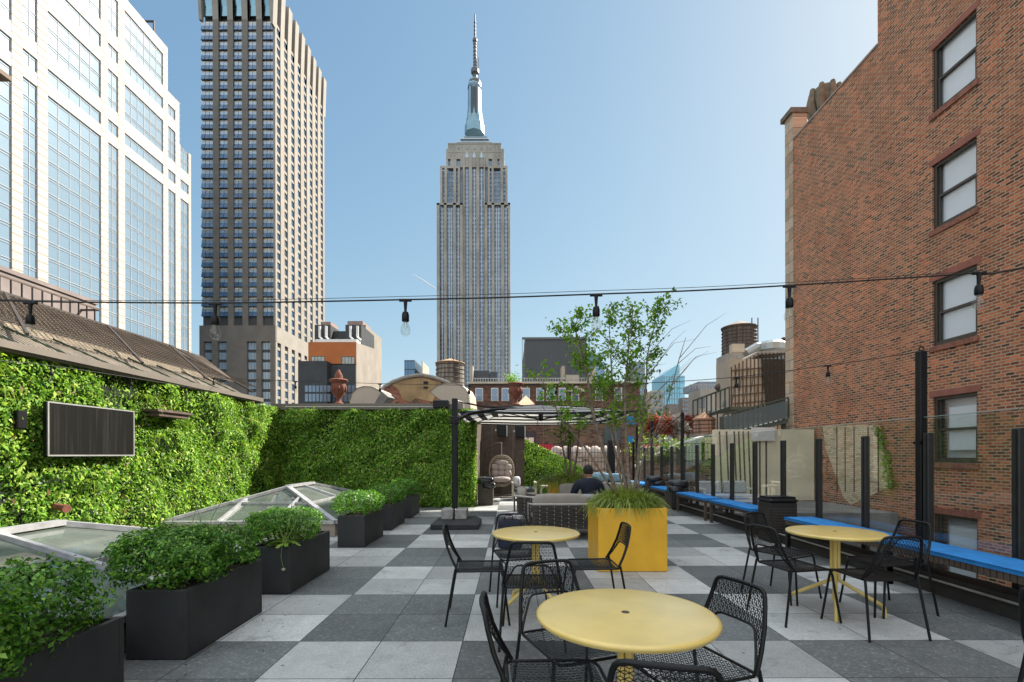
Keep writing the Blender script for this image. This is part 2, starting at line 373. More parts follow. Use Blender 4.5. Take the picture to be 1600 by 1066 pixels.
# floor: 0.61 m pavers laid as a 2x2 checker
def floor_mat():
    m, n, b = nodes('checkered_stone_pavers')
    tc = N(n, 'TexCoord'); sp = N(n, 'SeparateXYZ'); L(n, tc.outputs['Object'], sp.inputs[0])
    T = .61
    ux = math_(n, 'DIVIDE', math_(n, 'ADD', sp.outputs[0], .3705+T*100), T); uy = math_(n, 'DIVIDE', math_(n, 'ADD', sp.outputs[1], -3.648+T*100), T)
    fx = math_(n, 'FLOOR', ux); fy = math_(n, 'FLOOR', uy)
    cx = math_(n, 'FLOOR', math_(n, 'MULTIPLY', ux, .5)); cy = math_(n, 'FLOOR', math_(n, 'MULTIPLY', uy, .5))
    ck = math_(n, 'MODULO', math_(n, 'ADD', cx, cy), 2.0)
    cb = N(n, 'CombineXYZ'); L(n, fx, cb.inputs[0]); L(n, fy, cb.inputs[1])
    wn = N(n, 'TexWhiteNoise', noise_dimensions='2D'); L(n, cb.outputs[0], wn.inputs['Vector'])
    off = N(n, 'VectorMath', operation='MULTIPLY_ADD'); L(n, wn.outputs['Color'], off.inputs[0]); off.inputs[1].default_value = (9, 9, 9); L(n, tc.outputs['Object'], off.inputs[2])
    n1 = N(n, 'TexNoise'); n1.inputs['Scale'].default_value = 7; n1.inputs['Detail'].default_value = 8; n1.inputs['Roughness'].default_value = .7; L(n, off.outputs[0], n1.inputs['Vector'])
    n2 = N(n, 'TexNoise'); n2.inputs['Scale'].default_value = 120; n2.inputs['Detail'].default_value = 2; L(n, off.outputs[0], n2.inputs['Vector'])
    n3 = N(n, 'TexNoise'); n3.inputs['Scale'].default_value = 38; n3.inputs['Detail'].default_value = 6; n3.inputs['Roughness'].default_value = .75; L(n, off.outputs[0], n3.inputs['Vector'])
    r3 = N(n, 'ValToRGB'); L(n, n3.outputs[0], r3.inputs[0]); r3.color_ramp.elements[0].position = .52; r3.color_ramp.elements[1].position = .72
    lt = mixc(n, n1.outputs[0], (.265, .285, .29), (.53, .545, .53)); dk = mixc(n, n1.outputs[0], (.045, .056, .061), (.17, .183, .18))
    c = mixc(n, ck, lt, dk)
    c = mixc(n, math_(n, 'MULTIPLY', r3.outputs[0], .7), c, mixc(n, .6, c, (.55, .54, .52)))
    v = math_(n, 'ADD', .76, math_(n, 'MULTIPLY', wn.outputs['Value'], .48)); vv = N(n, 'CombineXYZ')
    for i in range(3): L(n, v, vv.inputs[i])
    c = mixc(n, 1, c, vv.outputs[0], 'MULTIPLY')
    c = mixc(n, 1, c, mixc(n, n2.outputs[0], (.45, .45, .45), (1.55, 1.55, 1.55)), 'MULTIPLY')
    # broad weathering
    n4 = N(n, 'TexNoise'); n4.inputs['Scale'].default_value = .8; n4.inputs['Detail'].default_value = 6; L(n, tc.outputs['Object'], n4.inputs[0])
    c = mixc(n, 1, c, mixc(n, n4.outputs[0], (.62, .6, .58), (1.36, 1.36, 1.36)), 'MULTIPLY')
    n5 = N(n, 'TexNoise'); n5.inputs['Scale'].default_value = 2.3; n5.inputs['Detail'].default_value = 9; n5.inputs['Roughness'].default_value = .75; n5.inputs['Distortion'].default_value = .6; L(n, tc.outputs['Object'], n5.inputs[0])
    r5 = N(n, 'ValToRGB'); L(n, n5.outputs[0], r5.inputs[0]); r5.color_ramp.elements[0].position = .56; r5.color_ramp.elements[1].position = .68
    c = mixc(n, math_(n, 'MULTIPLY', r5.outputs[0], .5), c, (.06, .055, .048))
    vo = N(n, 'TexVoronoi'); vo.inputs['Scale'].default_value = 3.1; L(n, off.outputs[0], vo.inputs['Vector']); c = mixc(n, math_(n, 'MULTIPLY', math_(n, 'LESS_THAN', vo.outputs[0], .045), .75), c, (.03, .028, .025))
    # joints
    gx = math_(n, 'ABSOLUTE', math_(n, 'SUBTRACT', math_(n, 'FRACT', ux), .5)); gy = math_(n, 'ABSOLUTE', math_(n, 'SUBTRACT', math_(n, 'FRACT', uy), .5))
    j = math_(n, 'GREATER_THAN', math_(n, 'MAXIMUM', gx, gy), .4945)
    c = mixc(n, j, c, (.012, .012, .012)); L(n, c, b.inputs['Base Color'])
    L(n, math_(n, 'ADD', .5, math_(n, 'MULTIPLY', n1.outputs[0], .3)), b.inputs['Roughness']); b.inputs['Specular IOR Level'].default_value = .4
    bp = N(n, 'Bump'); bp.inputs['Strength'].default_value = .35; bp.inputs['Distance'].default_value = .006
    L(n, math_(n, 'ADD', math_(n, 'MULTIPLY', j, -3), math_(n, 'ADD', n3.outputs[0], math_(n, 'MULTIPLY', n2.outputs[0], .6))), bp.inputs['Height']); L(n, bp.outputs[0], b.inputs['Normal'])
    return m
# ================================================================ setting
g = MB().box(-3000, 3000, -3000, 3500, -43, -42); struct('ground', g, M_asphalt)
XW, YB, XG, XR = -6.27, 13.1, 4.5, 11.5
struct('terrace_floor', MB().box(XW-.3, 4.62, -3, 17.9, -42, 0), floor_mat())
struct('neighbour_roof', MB().box(-45, 11.4, 18.2, 34, -42, -1.6).box(4.75, 11.4, 14.4, 18.2, -42, -.35), M_tar)
struct('light_court_floor', MB().box(4.7, 11.4, -6, 14.4, -6.2, -6), M_tar)
struct('left_roof_deck', MB().box(-14, XW-.32, -3, 18, -42, 1.5), M_tar)

# ---- living walls
def living(name, label, p0, p1, zb, zt, nrmv, n, trim_y=None, dens=1.0, zf=None, mat=None):
    p0 = Vector(p0); p1 = Vector(p1); nv = Vector(nrmv)
    t = thing(name, label, 'green wall', ((p0.x+p1.x)/2, (p0.y+p1.y)/2, zb))
    MB().prism([(p0.x, p0.y, zb), (p1.x, p1.y, zb), (p1.x, p1.y, zt if not zf else zf(1)), (p0.x, p0.y, zt if not zf else zf(0))], -nv*.22).build('backing_panel', pm('dark_green_backing', (.012, .022, .008), 1), t)
    u = NR.random(n); v = NR.random(n)
    px = p0.x+(p1.x-p0.x)*u; py = p0.y+(p1.y-p0.y)*u
    ztop = zt if not zf else zf(u); pz = zb+(ztop-zb)*v
    L_ = (p1-p0).length
    bulge = np.zeros(n)
    for k in range(170):   # overlapping tufts give the wall its lumpy relief
        cu, cv, s, a = NR.random()*L_, NR.random()*(zt-zb), NR.uniform(.1, .32), NR.uniform(-.1, .24)
        bulge += a*np.exp(-((u*L_-cu)**2+(pz-zb-cv)**2)/(s*s))
    hollow = bulge < -.03; bulge = np.clip(bulge+NR.uniform(0, .09, n)+.03, -.05, .34); tvm = (nv.x > .5) & (py > 6.0) & (py < 8.1) & (pz > 1.2) & (pz < 2.3); bulge = np.where(tvm, np.minimum(bulge, .1), bulge); pz = np.where(hollow & (NR.random(n) < .45), zb-.0+0*pz-.3, pz)
    pts = np.stack([px+nv.x*bulge, py+nv.y*bulge, pz], 1); nr = np.tile(np.array([nv.x, nv.y, .35]), (n, 1))
    mi = (NR.random(n) < .035).astype(int)
    leaves('foliage', pts, nr, .05, mat or M_leaf, t, asp=.5, jit=.6, down=.6, mats=[M_pale], mi=mi)
    k = n//9; sel = NR.choice(n, k, replace=False); sel = sel[pz[sel] > zb]   # broader leaves and some withered ones mixed in
    big = pts[sel]+np.array([nv.x, nv.y, 0])*.03; leaves('broad_foliage', big, nr[sel], .085, mat or M_leaf, t, asp=.42, jit=.5, down=1.2, mats=[M_wither], mi=(NR.random(len(sel)) < .05).astype(int))
    for i in range(int(L_*2.6)):
        f = NR.random(); z = NR.uniform(zb+.5, (zt if not zf else float(zf(f)))-.15) if not zf else None
        if z is None: continue
        q = p0.lerp(p1, f)
        if nv.x > .5 and 5.9 < q.y < 8.3 and 1.1 < z < 2.4: continue
        blades('fern_tuft', (q.x+nv.x*.16, q.y+nv.y*.16, z), .06, .06, 22, .26, .007, M_lime if i % 3 else M_grass, t, 1.5, .7)
    return t
lw = living('living_wall', 'long sunlit green wall of mixed foliage carrying the flat screen', (XW, 2.0, 0), (XW, YB, 0), 0, 2.66, (1, 0, 0), 80000)
# spider-plant like tufts on the left wall
for (py, pz) in ((5.7, 2.4), (8.2, 2.35), (5.6, 1.7), (9.1, 1.95), (8.4, 1.7), (10.4, 2.0), (7.1, 1.0), (9.9, .9)):
    m_ = blades('spider_tuft', (XW+.18, py, pz), .05, .09, 46, .3, .006, M_lime, lw, 1.4, .8)
bw = living('living_wall', 'shaded green wall facing the terrace, behind the parasol post', (XW, YB, 0), (-1.07, YB, 0), 0.02, 2.62, (0, -1, 0), 52000)
# sunlit return at the free end of the back wall
n_ = 2600; v_ = NR.random(n_); pts = np.stack([-1.1+NR.uniform(0, .13, n_), YB+NR.uniform(-.15, .22, n_), .05+2.55*v_], 1)
leaves('end_foliage', pts, np.tile([1, -.3, .3], (n_, 1)), .07, M_leaf, bw, down=.6)
MB().box(XW-.1, -1.3, YB-.16, YB+.3, 2.64, 2.76).box(XW-.1, -1.3, YB-.19, YB-.16, 2.60, 2.64).build('coping', M_trim, bw)
MB().tube([(-6.0, YB-.2, 2.67), (-2.05, YB-.2, 2.66), (-1.75, YB-.2, 2.74), (-1.6, YB-.2, 2.74)], .014, 6).build('conduit', M_cord, bw)
MB().cbox(-2.07, -1.66, YB-.32, YB+.02, 2.62, 2.83, .02).build('junction_box', M_dark, bw)
# ---- long roof over the left wall
lr = thing('lean_to_roof', 'brown mesh covered sloping roof above the left green wall', 'roof', (-7.3, 6, 1.5))
ev = Vector((XW+.02, 0, 2.72)); rd = Vector((-8.3, 0, 3.88)); ye = 11.8
def sl(t, y, up=0): q = ev.lerp(rd, t); return Vector((q.x+up*.54, y, q.z+up*.84))
m = MB(); m.prism([sl(0, -2), sl(0, ye), sl(1, ye), sl(1, -2)], (-.02, 0, -.06)); m.build('roof_deck', pm('corrugated_grey_sheet', (.3, .25, .18), .8, .1, .35, 3, .4, 12), lr)
m = MB()
for i in range(200):
    y = -1.9+i*.0685; m.bar(sl(0.01, y, .012), sl(.33, y, .012), .03, .02)
m.build('corrugation', pm('corrugated_buff', (.24, .21, .17), .7, .1, .3, 3), lr)
m = MB()
for i in range(19):
    y = -1.5+i*.72; m.bar(sl(.02, y, .03), sl(.36, y-.45, .03), .03, .03)
m.build('glazing_bar', pm('green_patina', (.07, .11, .07), .7), lr)
m = MB(); m.box(XW-.1, XW+.16, -2, ye+.1, 2.66, 2.74).box(XW-.1, XW+.1, -2, ye+.1, 2.741, 2.79).box(XW+.161, XW+.21, -2, ye+.1, 2.69, 2.78); m.build('gutter', M_trim, lr)
m = MB()
mu = .27   # woven mesh carried above the sheet
for i in range(46):
    
    if i % 2: continue
    t = .27+.73*i/45; m.bar(sl(t, -2, .16), sl(t, ye, .16), .011, .011)
for i in range(150):
    y = -2+i*.1; a, b_ = y, y+.95
    m.bar(sl(.27, max(-2, a), .165), sl(1, min(ye, b_), .165), .012, .012)
    m.bar(sl(.27, min(ye, b_), .17), sl(1, max(-2, a), .17), .012, .012)
m.build('wire_mesh', pm('weathered_wire', (.15, .115, .085), .7, .2, .3, 3), lr)
m = MB()
for y in (-1.6, .4, 2.4, 4.4, 6.4, 8.4, 10.2): m.bar(sl(.1, y, .18), sl(1, y+1.5, .18), .035, .035)
m.bar(sl(1, -2, .17), sl(1, ye, .17), .045, .045); m.bar(sl(.3, -2, .17), sl(.3, ye, .17), .02, .02); m.bar(sl(.05, ye, .17), sl(1, ye, .17), .04)
m.build('mesh_frame', pm('dark_brown_iron', (.045, .035, .03), .7), lr)
m = MB(); m.prism([sl(0, ye), sl(1, ye), (rd.x, ye, 1.5), (ev.x-.2, ye, 1.5)], (0, .08, 0)); m.box(-8.5, -8.3, -2, ye, 1.5, 4.0)
m.build('gable_wall', pm('brown_render', (.16, .12, .09), .9, 0, .2, 2), lr)
# ---- pink parapet with railing
t = thing('parapet_wall', 'pinkish concrete parapet behind a dark railing above the mesh roof', 'wall', (-12, 8, 1.5))
MB().box(-12.6, -12, -2, 14.07, -42, 5.74).box(-12.65, -11.96, -2, 14.1, 5.745, 5.85).build('wall', pm('pinkish_concrete', (.24, .2, .185), .9, 0, .15, 2, .2, 20, stain=.3), t)
t = thing('railing', 'thin dark railing standing in front of the pinkish parapet', 'railing', (-11.5, 8, 1.5))
m = MB(); m.bar((-11.5, -2, 5.45), (-11.5, 13.6, 5.45), .035, .035); m.bar((-11.5, 13.6, 5.45), (-12, 13.6, 5.45), .05); m.build('top_rail', M_steel, t)
for i in range(26): MB().bar((-11.5, 7.2+i*.25, 1.5), (-11.5, 7.2+i*.25, 5.45), .025).build('post', M_dark, t)

# ================================================================ brick building on the right
t = thing('brick_building', 'tall red brick building with sash windows right of the terrace', 'building', (XR, 8, -6))
M_brk = brickmat('red_brick', (.33, .11, .055), (.62, .215, .1), (.56, .42, .29), bw=.21, bh=.076, msize=.0155, dark=(.05, .035, .028), patch=.25, stain=.3)
WT = [12.41-3.16*k for k in range(4)]+[-.22]
wy0, wy1 = 12.05, 13.33
m = MB(); yT = 15.3; yE = 19.87
def wq(y0, y1, z0, z1): m.add([(XR, y0, z0), (XR, y0, z1), (XR, y1, z1), (XR, y1, z0)], [(0, 1, 2, 3)])
wq(-8, wy0, -8, 24); wq(wy1, yT, -8, 24); wq(yT, yE, -8, 14.2)
zs = [24]+[q for wt in WT for q in (wt, wt-1.78)]+[-8]
for i in range(0, len(zs), 2): wq(wy0, wy1, zs[i+1], zs[i])
RD = .2
for wt in WT:   # reveals
    a, b_ = wt-1.78, wt
    m.add([(XR, wy0, a), (XR, wy0, b_), (XR+RD, wy0, b_), (XR+RD, wy0, a)], [(0, 1, 2, 3)]); m.add([(XR, wy1, a), (XR, wy1, b_), (XR+RD, wy1, b_), (XR+RD, wy1, a)], [(3, 2, 1, 0)])
    m.add([(XR, wy0, a), (XR, wy1, a), (XR+RD, wy1, a), (XR+RD, wy0, a)], [(0, 1, 2, 3)]); m.add([(XR, wy0, b_), (XR, wy1, b_), (XR+RD, wy1, b_), (XR+RD, wy0, b_)], [(3, 2, 1, 0)])
m.add([(XR, yT, 14.2), (26, yT, 14.2), (26, yT, 24), (XR, yT, 24)], [(0, 1, 2, 3)])
m.add([(XR, yE, -8), (26, yE, -8), (26, yE, 14.2), (XR, yE, 14.2)], [(0, 1, 2, 3)])
m.add([(XR, yT, 14.2), (26, yT, 14.2), (26, yE, 14.2), (XR, yE, 14.2)], [(0, 1, 2, 3)])
m.add([(XR, -8, 24), (26, -8, 24), (26, yT, 24), (XR, yT, 24)], [(0, 1, 2, 3)])
m.add([(XR, -8, -8), (26, -8, -8), (26, -8, 24), (XR, -8, 24)], [(0, 1, 2, 3)])
m.add([(26, -8, -8), (26, yE, -8), (26, yE, 14.2), (26, yT, 14.2), (26, yT, 24), (26, -8, 24)], [(0, 1, 2, 3, 4, 5)])
m.build('wall', M_brk, t)
M_lint = pm('red_terracotta_lintel', (.28, .105, .075), .75, 0, .15, 3)
M_fr = pm('dark_bronze_frame', (.06, .052, .042), .5, .2, .1, 4)
M_blind = pm('white_window_blind', (.86, .92, .96), .5, 0, .04, .5)
for i, wt in enumerate(WT):
    wz = wt-1.78; fm = MB(); xo, xi = XR+.05, XR+.13
    fm.box(xo, xi, wy0+.001, wy0+.07, wz, wt).box(xo, xi, wy1-.09, wy1-.001, wz, wt).box(xo, xi, wy0+.07, wy1-.09, wt-.08, wt-.001).box(xo, xi, wy0+.07, wy1-.09, wz+.001, wz+.09)
    wn = fm.build('window', M_fr, t)
    zm = (wz+wt)/2; s = MB()
    s.box(xo+.03, xi+.03, wy0+.07, wy1-.09, zm-.03, zm+.035)
    for a in (wy0+.071, wy1-.15): s.box(xo+.035, xi+.02, a, a+.055, wz+.09, zm-.03)
    for a in (wy0+.072, wy1-.145): s.box(xo+.05, xi+.03, a, a+.05, zm+.035, wt-.08)
    s.box(xo+.036, xi+.02, wy0+.127, wy1-.151, wz+.091, wz+.14); s.build('sash', M_fr, wn)
    pn = MB().add([(xi+.012, wy0+.07, wz+.09), (xi+.012, wy0+.07, zm), (xi+.012, wy1-.09, zm), (xi+.012, wy1-.09, wz+.09)], [(0, 1, 2, 3)])
    pn.add([(xi+.03, wy0+.07, zm), (xi+.03, wy0+.07, wt-.08), (xi+.03, wy1-.09, wt-.08), (xi+.03, wy1-.09, zm)], [(0, 1, 2, 3)])
    pn.build('pane', glassmat('window_pane', (.95, .98, 1), .3, .25) if 'window_pane' not in MATS else MATS['window_pane'], wn)
    bl = MB()
    if i < 3: bl.box(XR+.185, XR+.195, wy0, wy1, wz, wt)
    else: bl.box(XR+.185, XR+.195, wy0, wy1-.3, zm-.55 if i == 3 else wz, wt-.3).box(XR+.4, XR+.45, wy0, wy1, wz, wt)
    bl.build('blind', M_blind, wn)
    MB().box(XR-.012, XR+.15, wy0-.1, wy1+.09, wt+.002, wt+.17).build('lintel', M_lint, t)
    MB().box(XR-.05, XR+.12, wy0-.06, wy1+.06, wz-.14, wz-.003).build('sill', pm('worn_brick_sill', (.26, .11, .075), .9, 0, .3, 12), t)
MB().box(XR-.03, XR+.35, yT, yE, 14.203, 14.27).box(XR-.03, XR+.3, -8, yT+.03, 24.003, 24.1).build('coping', M_concrete, t)
# stone end pier with ornament
M_ash = brickmat('ashlar_stone', (.46, .4, .31), (.56, .5, .4), (.2, .17, .13), .9, .45, 'YZ', .4, .012, (.36, .31, .24), .2)
m = MB().box(XR-.03, XR+.55, yE+.003, 20.45, -8, 15.3).box(XR+.55, 25.9, yE+.02, 20.4, -8, 14.8)
m.build('stone_pier', M_ash, t)
MB().box(XR-.14, XR+.6, yE-.05, 20.6, 15.303, 15.5).box(XR+.6, 14, yE-.04, 20.5, 14.803, 14.95).build('pier_cap', pm('weathered_cap', (.16, .13, .1), .9, 0, .3, 3), t)
m = MB().lathe([(.3, 0), (.32, .3), (.45, .75), (.5, 1.1), (.42, 1.5), (.3, 1.55), (.12, 1.7), (0, 1.75)], (12.95, 20.15, 14.95), 12)
for k in range(8):
    a = k*math.pi/4; m.tube([(12.95+.34*math.cos(a), 20.15+.34*math.sin(a), 15.1), (12.95+.56*math.cos(a), 20.15+.56*math.sin(a), 15.8), (12.95+.5*math.cos(a), 20.15+.5*math.sin(a), 16.45)], [.12, .17, .09], 6)
m.build('stone_finial', pm('dark_weathered_stone', (.2, .17, .12), .95, 0, .3, 4, .5, 12), t, smooth=True)
# glass-rail reflection of a pale wall, painted onto the brick, with climbing ivy
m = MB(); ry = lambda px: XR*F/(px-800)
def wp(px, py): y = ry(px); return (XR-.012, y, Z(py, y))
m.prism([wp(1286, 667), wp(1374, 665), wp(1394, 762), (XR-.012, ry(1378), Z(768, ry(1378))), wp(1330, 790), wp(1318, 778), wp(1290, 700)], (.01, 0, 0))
m.build('painted_reflection', brickmat('buff_reflection_brick', (.68, .6, .42), (.76, .68, .5), (.55, .48, .34), .215, .068, 'YZ', .2, .011, (.4, .34, .22), .2), t)
m = MB()
for px in (1309, 1322, 1336, 1358, 1374): y = ry(px); m.box(XR-.03, XR-.005, y, y+.035, Z(770, y), Z(668, y))
m.build('reflection_line', M_steel, t)  # dark lines of the same reflection, built as thin strips
n = 200; pp = []
for i in range(n):
    v = rnd.random(); px = 1375+v*22+rnd.gauss(0, 4); y = ry(px); pp.append((XR-.04-rnd.random()*.06, y, Z(668+v*95+rnd.gauss(0, 3), y)))
iv = thing('ivy', 'small climbing ivy on the buff reflection painted on the brick wall', 'plant', (XR-.05, ry(1385), 0))
leaves('ivy_leaves', pp, np.tile([-1, 0, .3], (n, 1)), .09, M_lime, iv, asp=.8)
MB().tube([wp(1390, 765), wp(1384, 720), wp(1378, 668)], .012, 5).build('stem', M_bark, iv)
# ---- pale reflection in the glass rail, built as a solid wall; garden sofa
t = thing('reflected_wall', 'buff wall with vertical dark lines, modelled after a reflection in the glass rail', 'wall', (9.5, 18.4, -.35))
d = 18.4
MB().box(X(1118, d), 11.4, d, d+.3, -.35, Z(672, d)).build('wall', pm('buff_reflection', (.76, .68, .5), .9, 0, .1, 1.5, .1, 20, stain=.15), t)
m = MB()
for px in (1128, 1139, 1151, 1158, 1165, 1173, 1187, 1197): m.bar((X(px, d), d-.01, -.35), (X(px-4 if px < 1180 else px, d), d-.01, Z(675, d)), .05, .02)
m.build('reflection_strip', pm('dark_reflection', (.12, .1, .07), .9), t)
MB().box(X(1190, d)-.4, X(1190, d)+.45, d-.12, d-.02, Z(690, d), Z(669, d)).build('reflected_panel', M_white, t)
t = thing('garden_sofa', 'white framed garden sofa with grey cushions seen through the glass', 'sofa', (6.7, 15.2, -.35))
m = MB(); x0, x1, y0, y1, zb = 6.0, 7.6, 15.2, 15.9, -.35
for xx in (x0, x1):
    for yy in (y0, y1): m.box(xx-.03, xx+.03, yy-.03, yy+.03, zb, zb+.62)
    m.box(xx-.04, xx+.04, y0-.05, y1+.05, zb+.62, zb+.67)
m.box(x0+.03, x1-.03, y0-.03, y0+.02, zb+.25, zb+.33).box(x0+.03, x1-.03, y1-.02, y1+.03, zb+.25, zb+.33)
m.build('frame', M_white, t)
for xx in (6.4, 7.2): MB().cbox(xx-.37, xx+.37, y0, y1, zb+.34, zb+.48, .03).cbox(xx-.36, xx+.36, y1-.2, y1-.02, zb+.49, zb+.88, .04).build('cushion', pm('pale_grey_fabric', (.45, .46, .47), .9, 0, .1, 8, .3, 90), t)
# ================================================================ glass balustrade and light poles
t = thing('glass_balustrade', 'long clear glass balustrade in dark posts behind the blue benches', 'balustrade', (XG, 8, 0))
py_ = [4.5*762*(1/(.001263+0)) *0 + 4.33+.94*n for n in range(-3, 15)]
for y in py_:
    MB().cbox(XG-.034, XG+.034, y-.036, y+.036, .02, 1.62, .006).box(XG-.044, XG-.0345, y-.012, y+.012, .03, 1.6).build('post', pm('anthracite_channel', (.035, .035, .033), .4, .3, .15, 8), t)
for a, b_ in zip(py_[:-1], py_[1:]):
    MB().box(XG-.006, XG+.006, a+.012, b_-.012, .06, 1.79).build('glass_panel', M_glass, t)
MB().box(XG-.04, XG+.04, py_[0], py_[-1], .0, .055).build('base_channel', M_dark, t)
for a, b_ in zip(py_[:-1], py_[1:]):
    MB().box(XG-.007, XG+.007, a+.012, b_-.012, 1.7902, 1.796).build('glass_edge', pm('pale_green_glass_edge', (.35, .45, .42), .3), t)
t = thing('parapet_kerb', 'low dark kerb under the glass rail with a pale pipe along it', 'kerb', (XG-.2, 8, 0))
MB().box(XG-.3, XG-.06, 1.2, 17.6, .001, .2).build('kerb', pm('dark_kerb', (.03, .028, .024), .9, 0, .3, 4, .3, 30), t)
MB().tube([(XG-.33, 1.2, .15), (XG-.33, 17.6, .15)], .012, 6).build('pipe', M_concrete, t)
polez = {1: 2.52, 9: 2.5, 12: 2.48, 14: 2.44, -3: 2.8}
poles = {}
for n, zt in polez.items():
    y = 4.33+.94*n; lab = {1: 'nearest tall black light pole on the glass rail, before the brick wall', 9: 'tall black light pole rising behind the middle black bin', 12: 'thin black light pole left of the red leaved tree', 14: 'last thin black light pole at the far corner of the rail', -3: 'black light pole beside the camera at the near rail'}[n]
    t = thing('light_pole', lab, 'pole', (XG-.02, y, 1.0), 'poles carrying the string lights')
    MB().cbox(XG-.04, XG+.04, y+.051, y+.131, .3, zt, .008).build('shaft', M_dark, t)
    MB().tube([(XG+.025*math.cos(a), y+.09, zt+.03+.025*math.sin(a)) for a in [k*math.pi/4 for k in range(8)]], .006, 6, closed=True).build('ring', M_dark, t)
    MB().box(XG-.05, XG+.05, y+.05, y+.14, 1.5, 1.53).build('clamp', M_dark, t)

# ================================================================ mesh chairs
def rhombille(inside, mapf, a=.0148, bw=.0032, ext=.5):
    """bars of a rhombus (cube) lattice clipped to a 2-D outline and wrapped on a surface"""
    m = MB(); h = a*math.sqrt(3)
    nx = int(ext/h)+2; ny = int(ext/(1.5*a))+2
    for j in range(-ny, ny):
        for i in range(-nx, nx):
            cx, cy = (i+.5*(j % 2))*h, j*1.5*a
            vs = [(cx+a*math.sin(k*math.pi/3), cy+a*math.cos(k*math.pi/3)) for k in range(6)]
            eds = [((cx, cy), vs[k]) for k in (0, 2, 4)]+[(vs[k], vs[(k+1) % 6]) for k in (0, 1, 2)]
            for p, q in eds:
                if inside(*p) and inside(*q):
                    A = Vector(mapf(*p)); B = Vector(mapf(*q)); m.bar(A, B, bw, .002)
    return m
def make_chair():
    t = thing('mesh_chair', '', 'chair', (0, 0, 0), 'black mesh chairs at the yellow tables')
    def seat_s(x, y):
        d = -.016*(1-(y/.22)**2)*(1-((x)/.22)**2)
        if x > .15: d -= (x-.15)**2*3.5
        return (x, y, .437+d)
    sin = lambda x, y: abs(x) <= .205 and abs(y) <= .2-.0*x and (abs(x)+abs(y) < .375)
    rhombille(sin, seat_s).build('seat', M_dark, t)
    def corner_path(pts, r=.05, k=5):
        out = []
        n = len(pts)
        for i in range(n):
            p0, p, p1 = Vector(pts[i-1]), Vector(pts[i]), Vector(pts[(i+1) % n])
            a = p+(p0-p).normalized()*r; b = p+(p1-p).normalized()*r
            for j in range(k+1):
                s = j/k; out.append(a*(1-s)**2+p*2*s*(1-s)+b*s*s)
        return out
    loop = corner_path([(-.21, -.205, 0), (.215, -.195, 0), (.215, .195, 0), (-.21, .205, 0)])
    MB().tube([seat_s(p.x, p.y) for p in loop], .0075, 8, closed=True).build('seat_frame', M_dark, t, smooth=True)
    # back: u across, v up the back (0 at the seat, .36 at the top)
    def back_s(u, v):
        return (-.212-.3*v+.10*u*u/.04*.25-.02*math.sin(v/.36*math.pi), u, .44+v*.94)
    def wo(v): return .215-.07*v/.36
    def wi(v): return wo(v)-(.006+.32*v) if v < .18 else -1
    def binside(u, v):
        if v < .0 or v > .352 or abs(u) > wo(v)-.004: return False
        if v > .33 and abs(u) > wo(v)-(v-.33)*.9: return False
        return not (v < .18 and abs(u) < wi(v))
    rhombille(lambda u, v: binside(u, v), back_s).build('backrest', M_dark, t)
    o = [(wo(0), 0), (wo(.1), .1), (wo(.2), .2), (wo(.29), .29)]
    arc = [(wo(.325), .325), (wo(.34)-.004, .343), (wo(.35)-.014, .355), (wo(.36)-.032, .3605)]
    side = o+arc; path = side+[(.05, .362), (0, .3625), (-.05, .362)]+[(-u, v) for u, v in side[::-1]]
    m = MB().tube([back_s(u, v) for u, v in path], .0105, 8)
    inn = [(wo(0)-.008, 0)]+[(wi(v), v) for v in (.04, .09, .14)]+[(wi(.165), .165), (wi(.175)-.01, .178), (wi(.175)-.03, .183)]
    m.tube([back_s(u, v) for u, v in inn+[(0, .184)]+[(-u, v) for u, v in inn[::-1]]], .0065, 6); m.build('back_frame', M_dark, t, smooth=True)
    for s in (-1, 1):
        MB().tube([(.17, s*.19, .425), (.185, s*.2, .39), (.235, s*.235, 0)], .0095, 8).build('leg', M_dark, t, smooth=True)
        MB().tube([(-.205, s*.208, .46), (-.215, s*.21, .41), (-.285, s*.235, 0)], .0095, 8).build('leg', M_dark, t, smooth=True)
    return t
ch0 = make_chair(); used = False
chairs = [  # x, y, heading of the front, label
 (.19, 2.07, 3, 'mesh chair at the left of the nearest yellow table, seen from its left side'),
 (.31, 2.50, -69, 'mesh chair behind the left of the nearest yellow table, turned to the camera'),
 (.80, 2.23, 200, 'mesh chair at the right of the nearest yellow table'),
 (.52, 1.72, 76, 'mesh chair cut by the bottom edge in front of the nearest table'),
 (-.27, 4.2, 3, 'mesh chair at the left of the middle yellow table facing right'),
 (.15, 3.72, 88, 'mesh chair with its back to the camera before the middle table'),
 (.69, 4.27, 182, 'mesh chair at the right of the middle table, beside the yellow planter'),
 (.05, 4.72, -80, 'mesh chair behind the middle yellow table, next to the navy bag'),
 (2.43, 4.20, 11, 'mesh chair at the left of the right hand yellow table'),
 (2.86, 3.90, 93, 'mesh chair in front of the right hand table with its back to the camera'),
 (3.34, 4.38, 187, 'mesh chair between the right hand table and the blue bench'),
 (2.66, 4.80, -62, 'mesh chair behind the right hand table near the black bin'),
 (2.66, 2.12, 5, 'mesh chair cut off by the right edge of the photo'),
]
for x, y, a, lab in chairs:
    c = ch0 if not used else copy_tree(ch0); used = True
    c.location = (x, y, 0); c.rotation_euler = (0, 0, R(a)); c['label'] = 'black '+lab

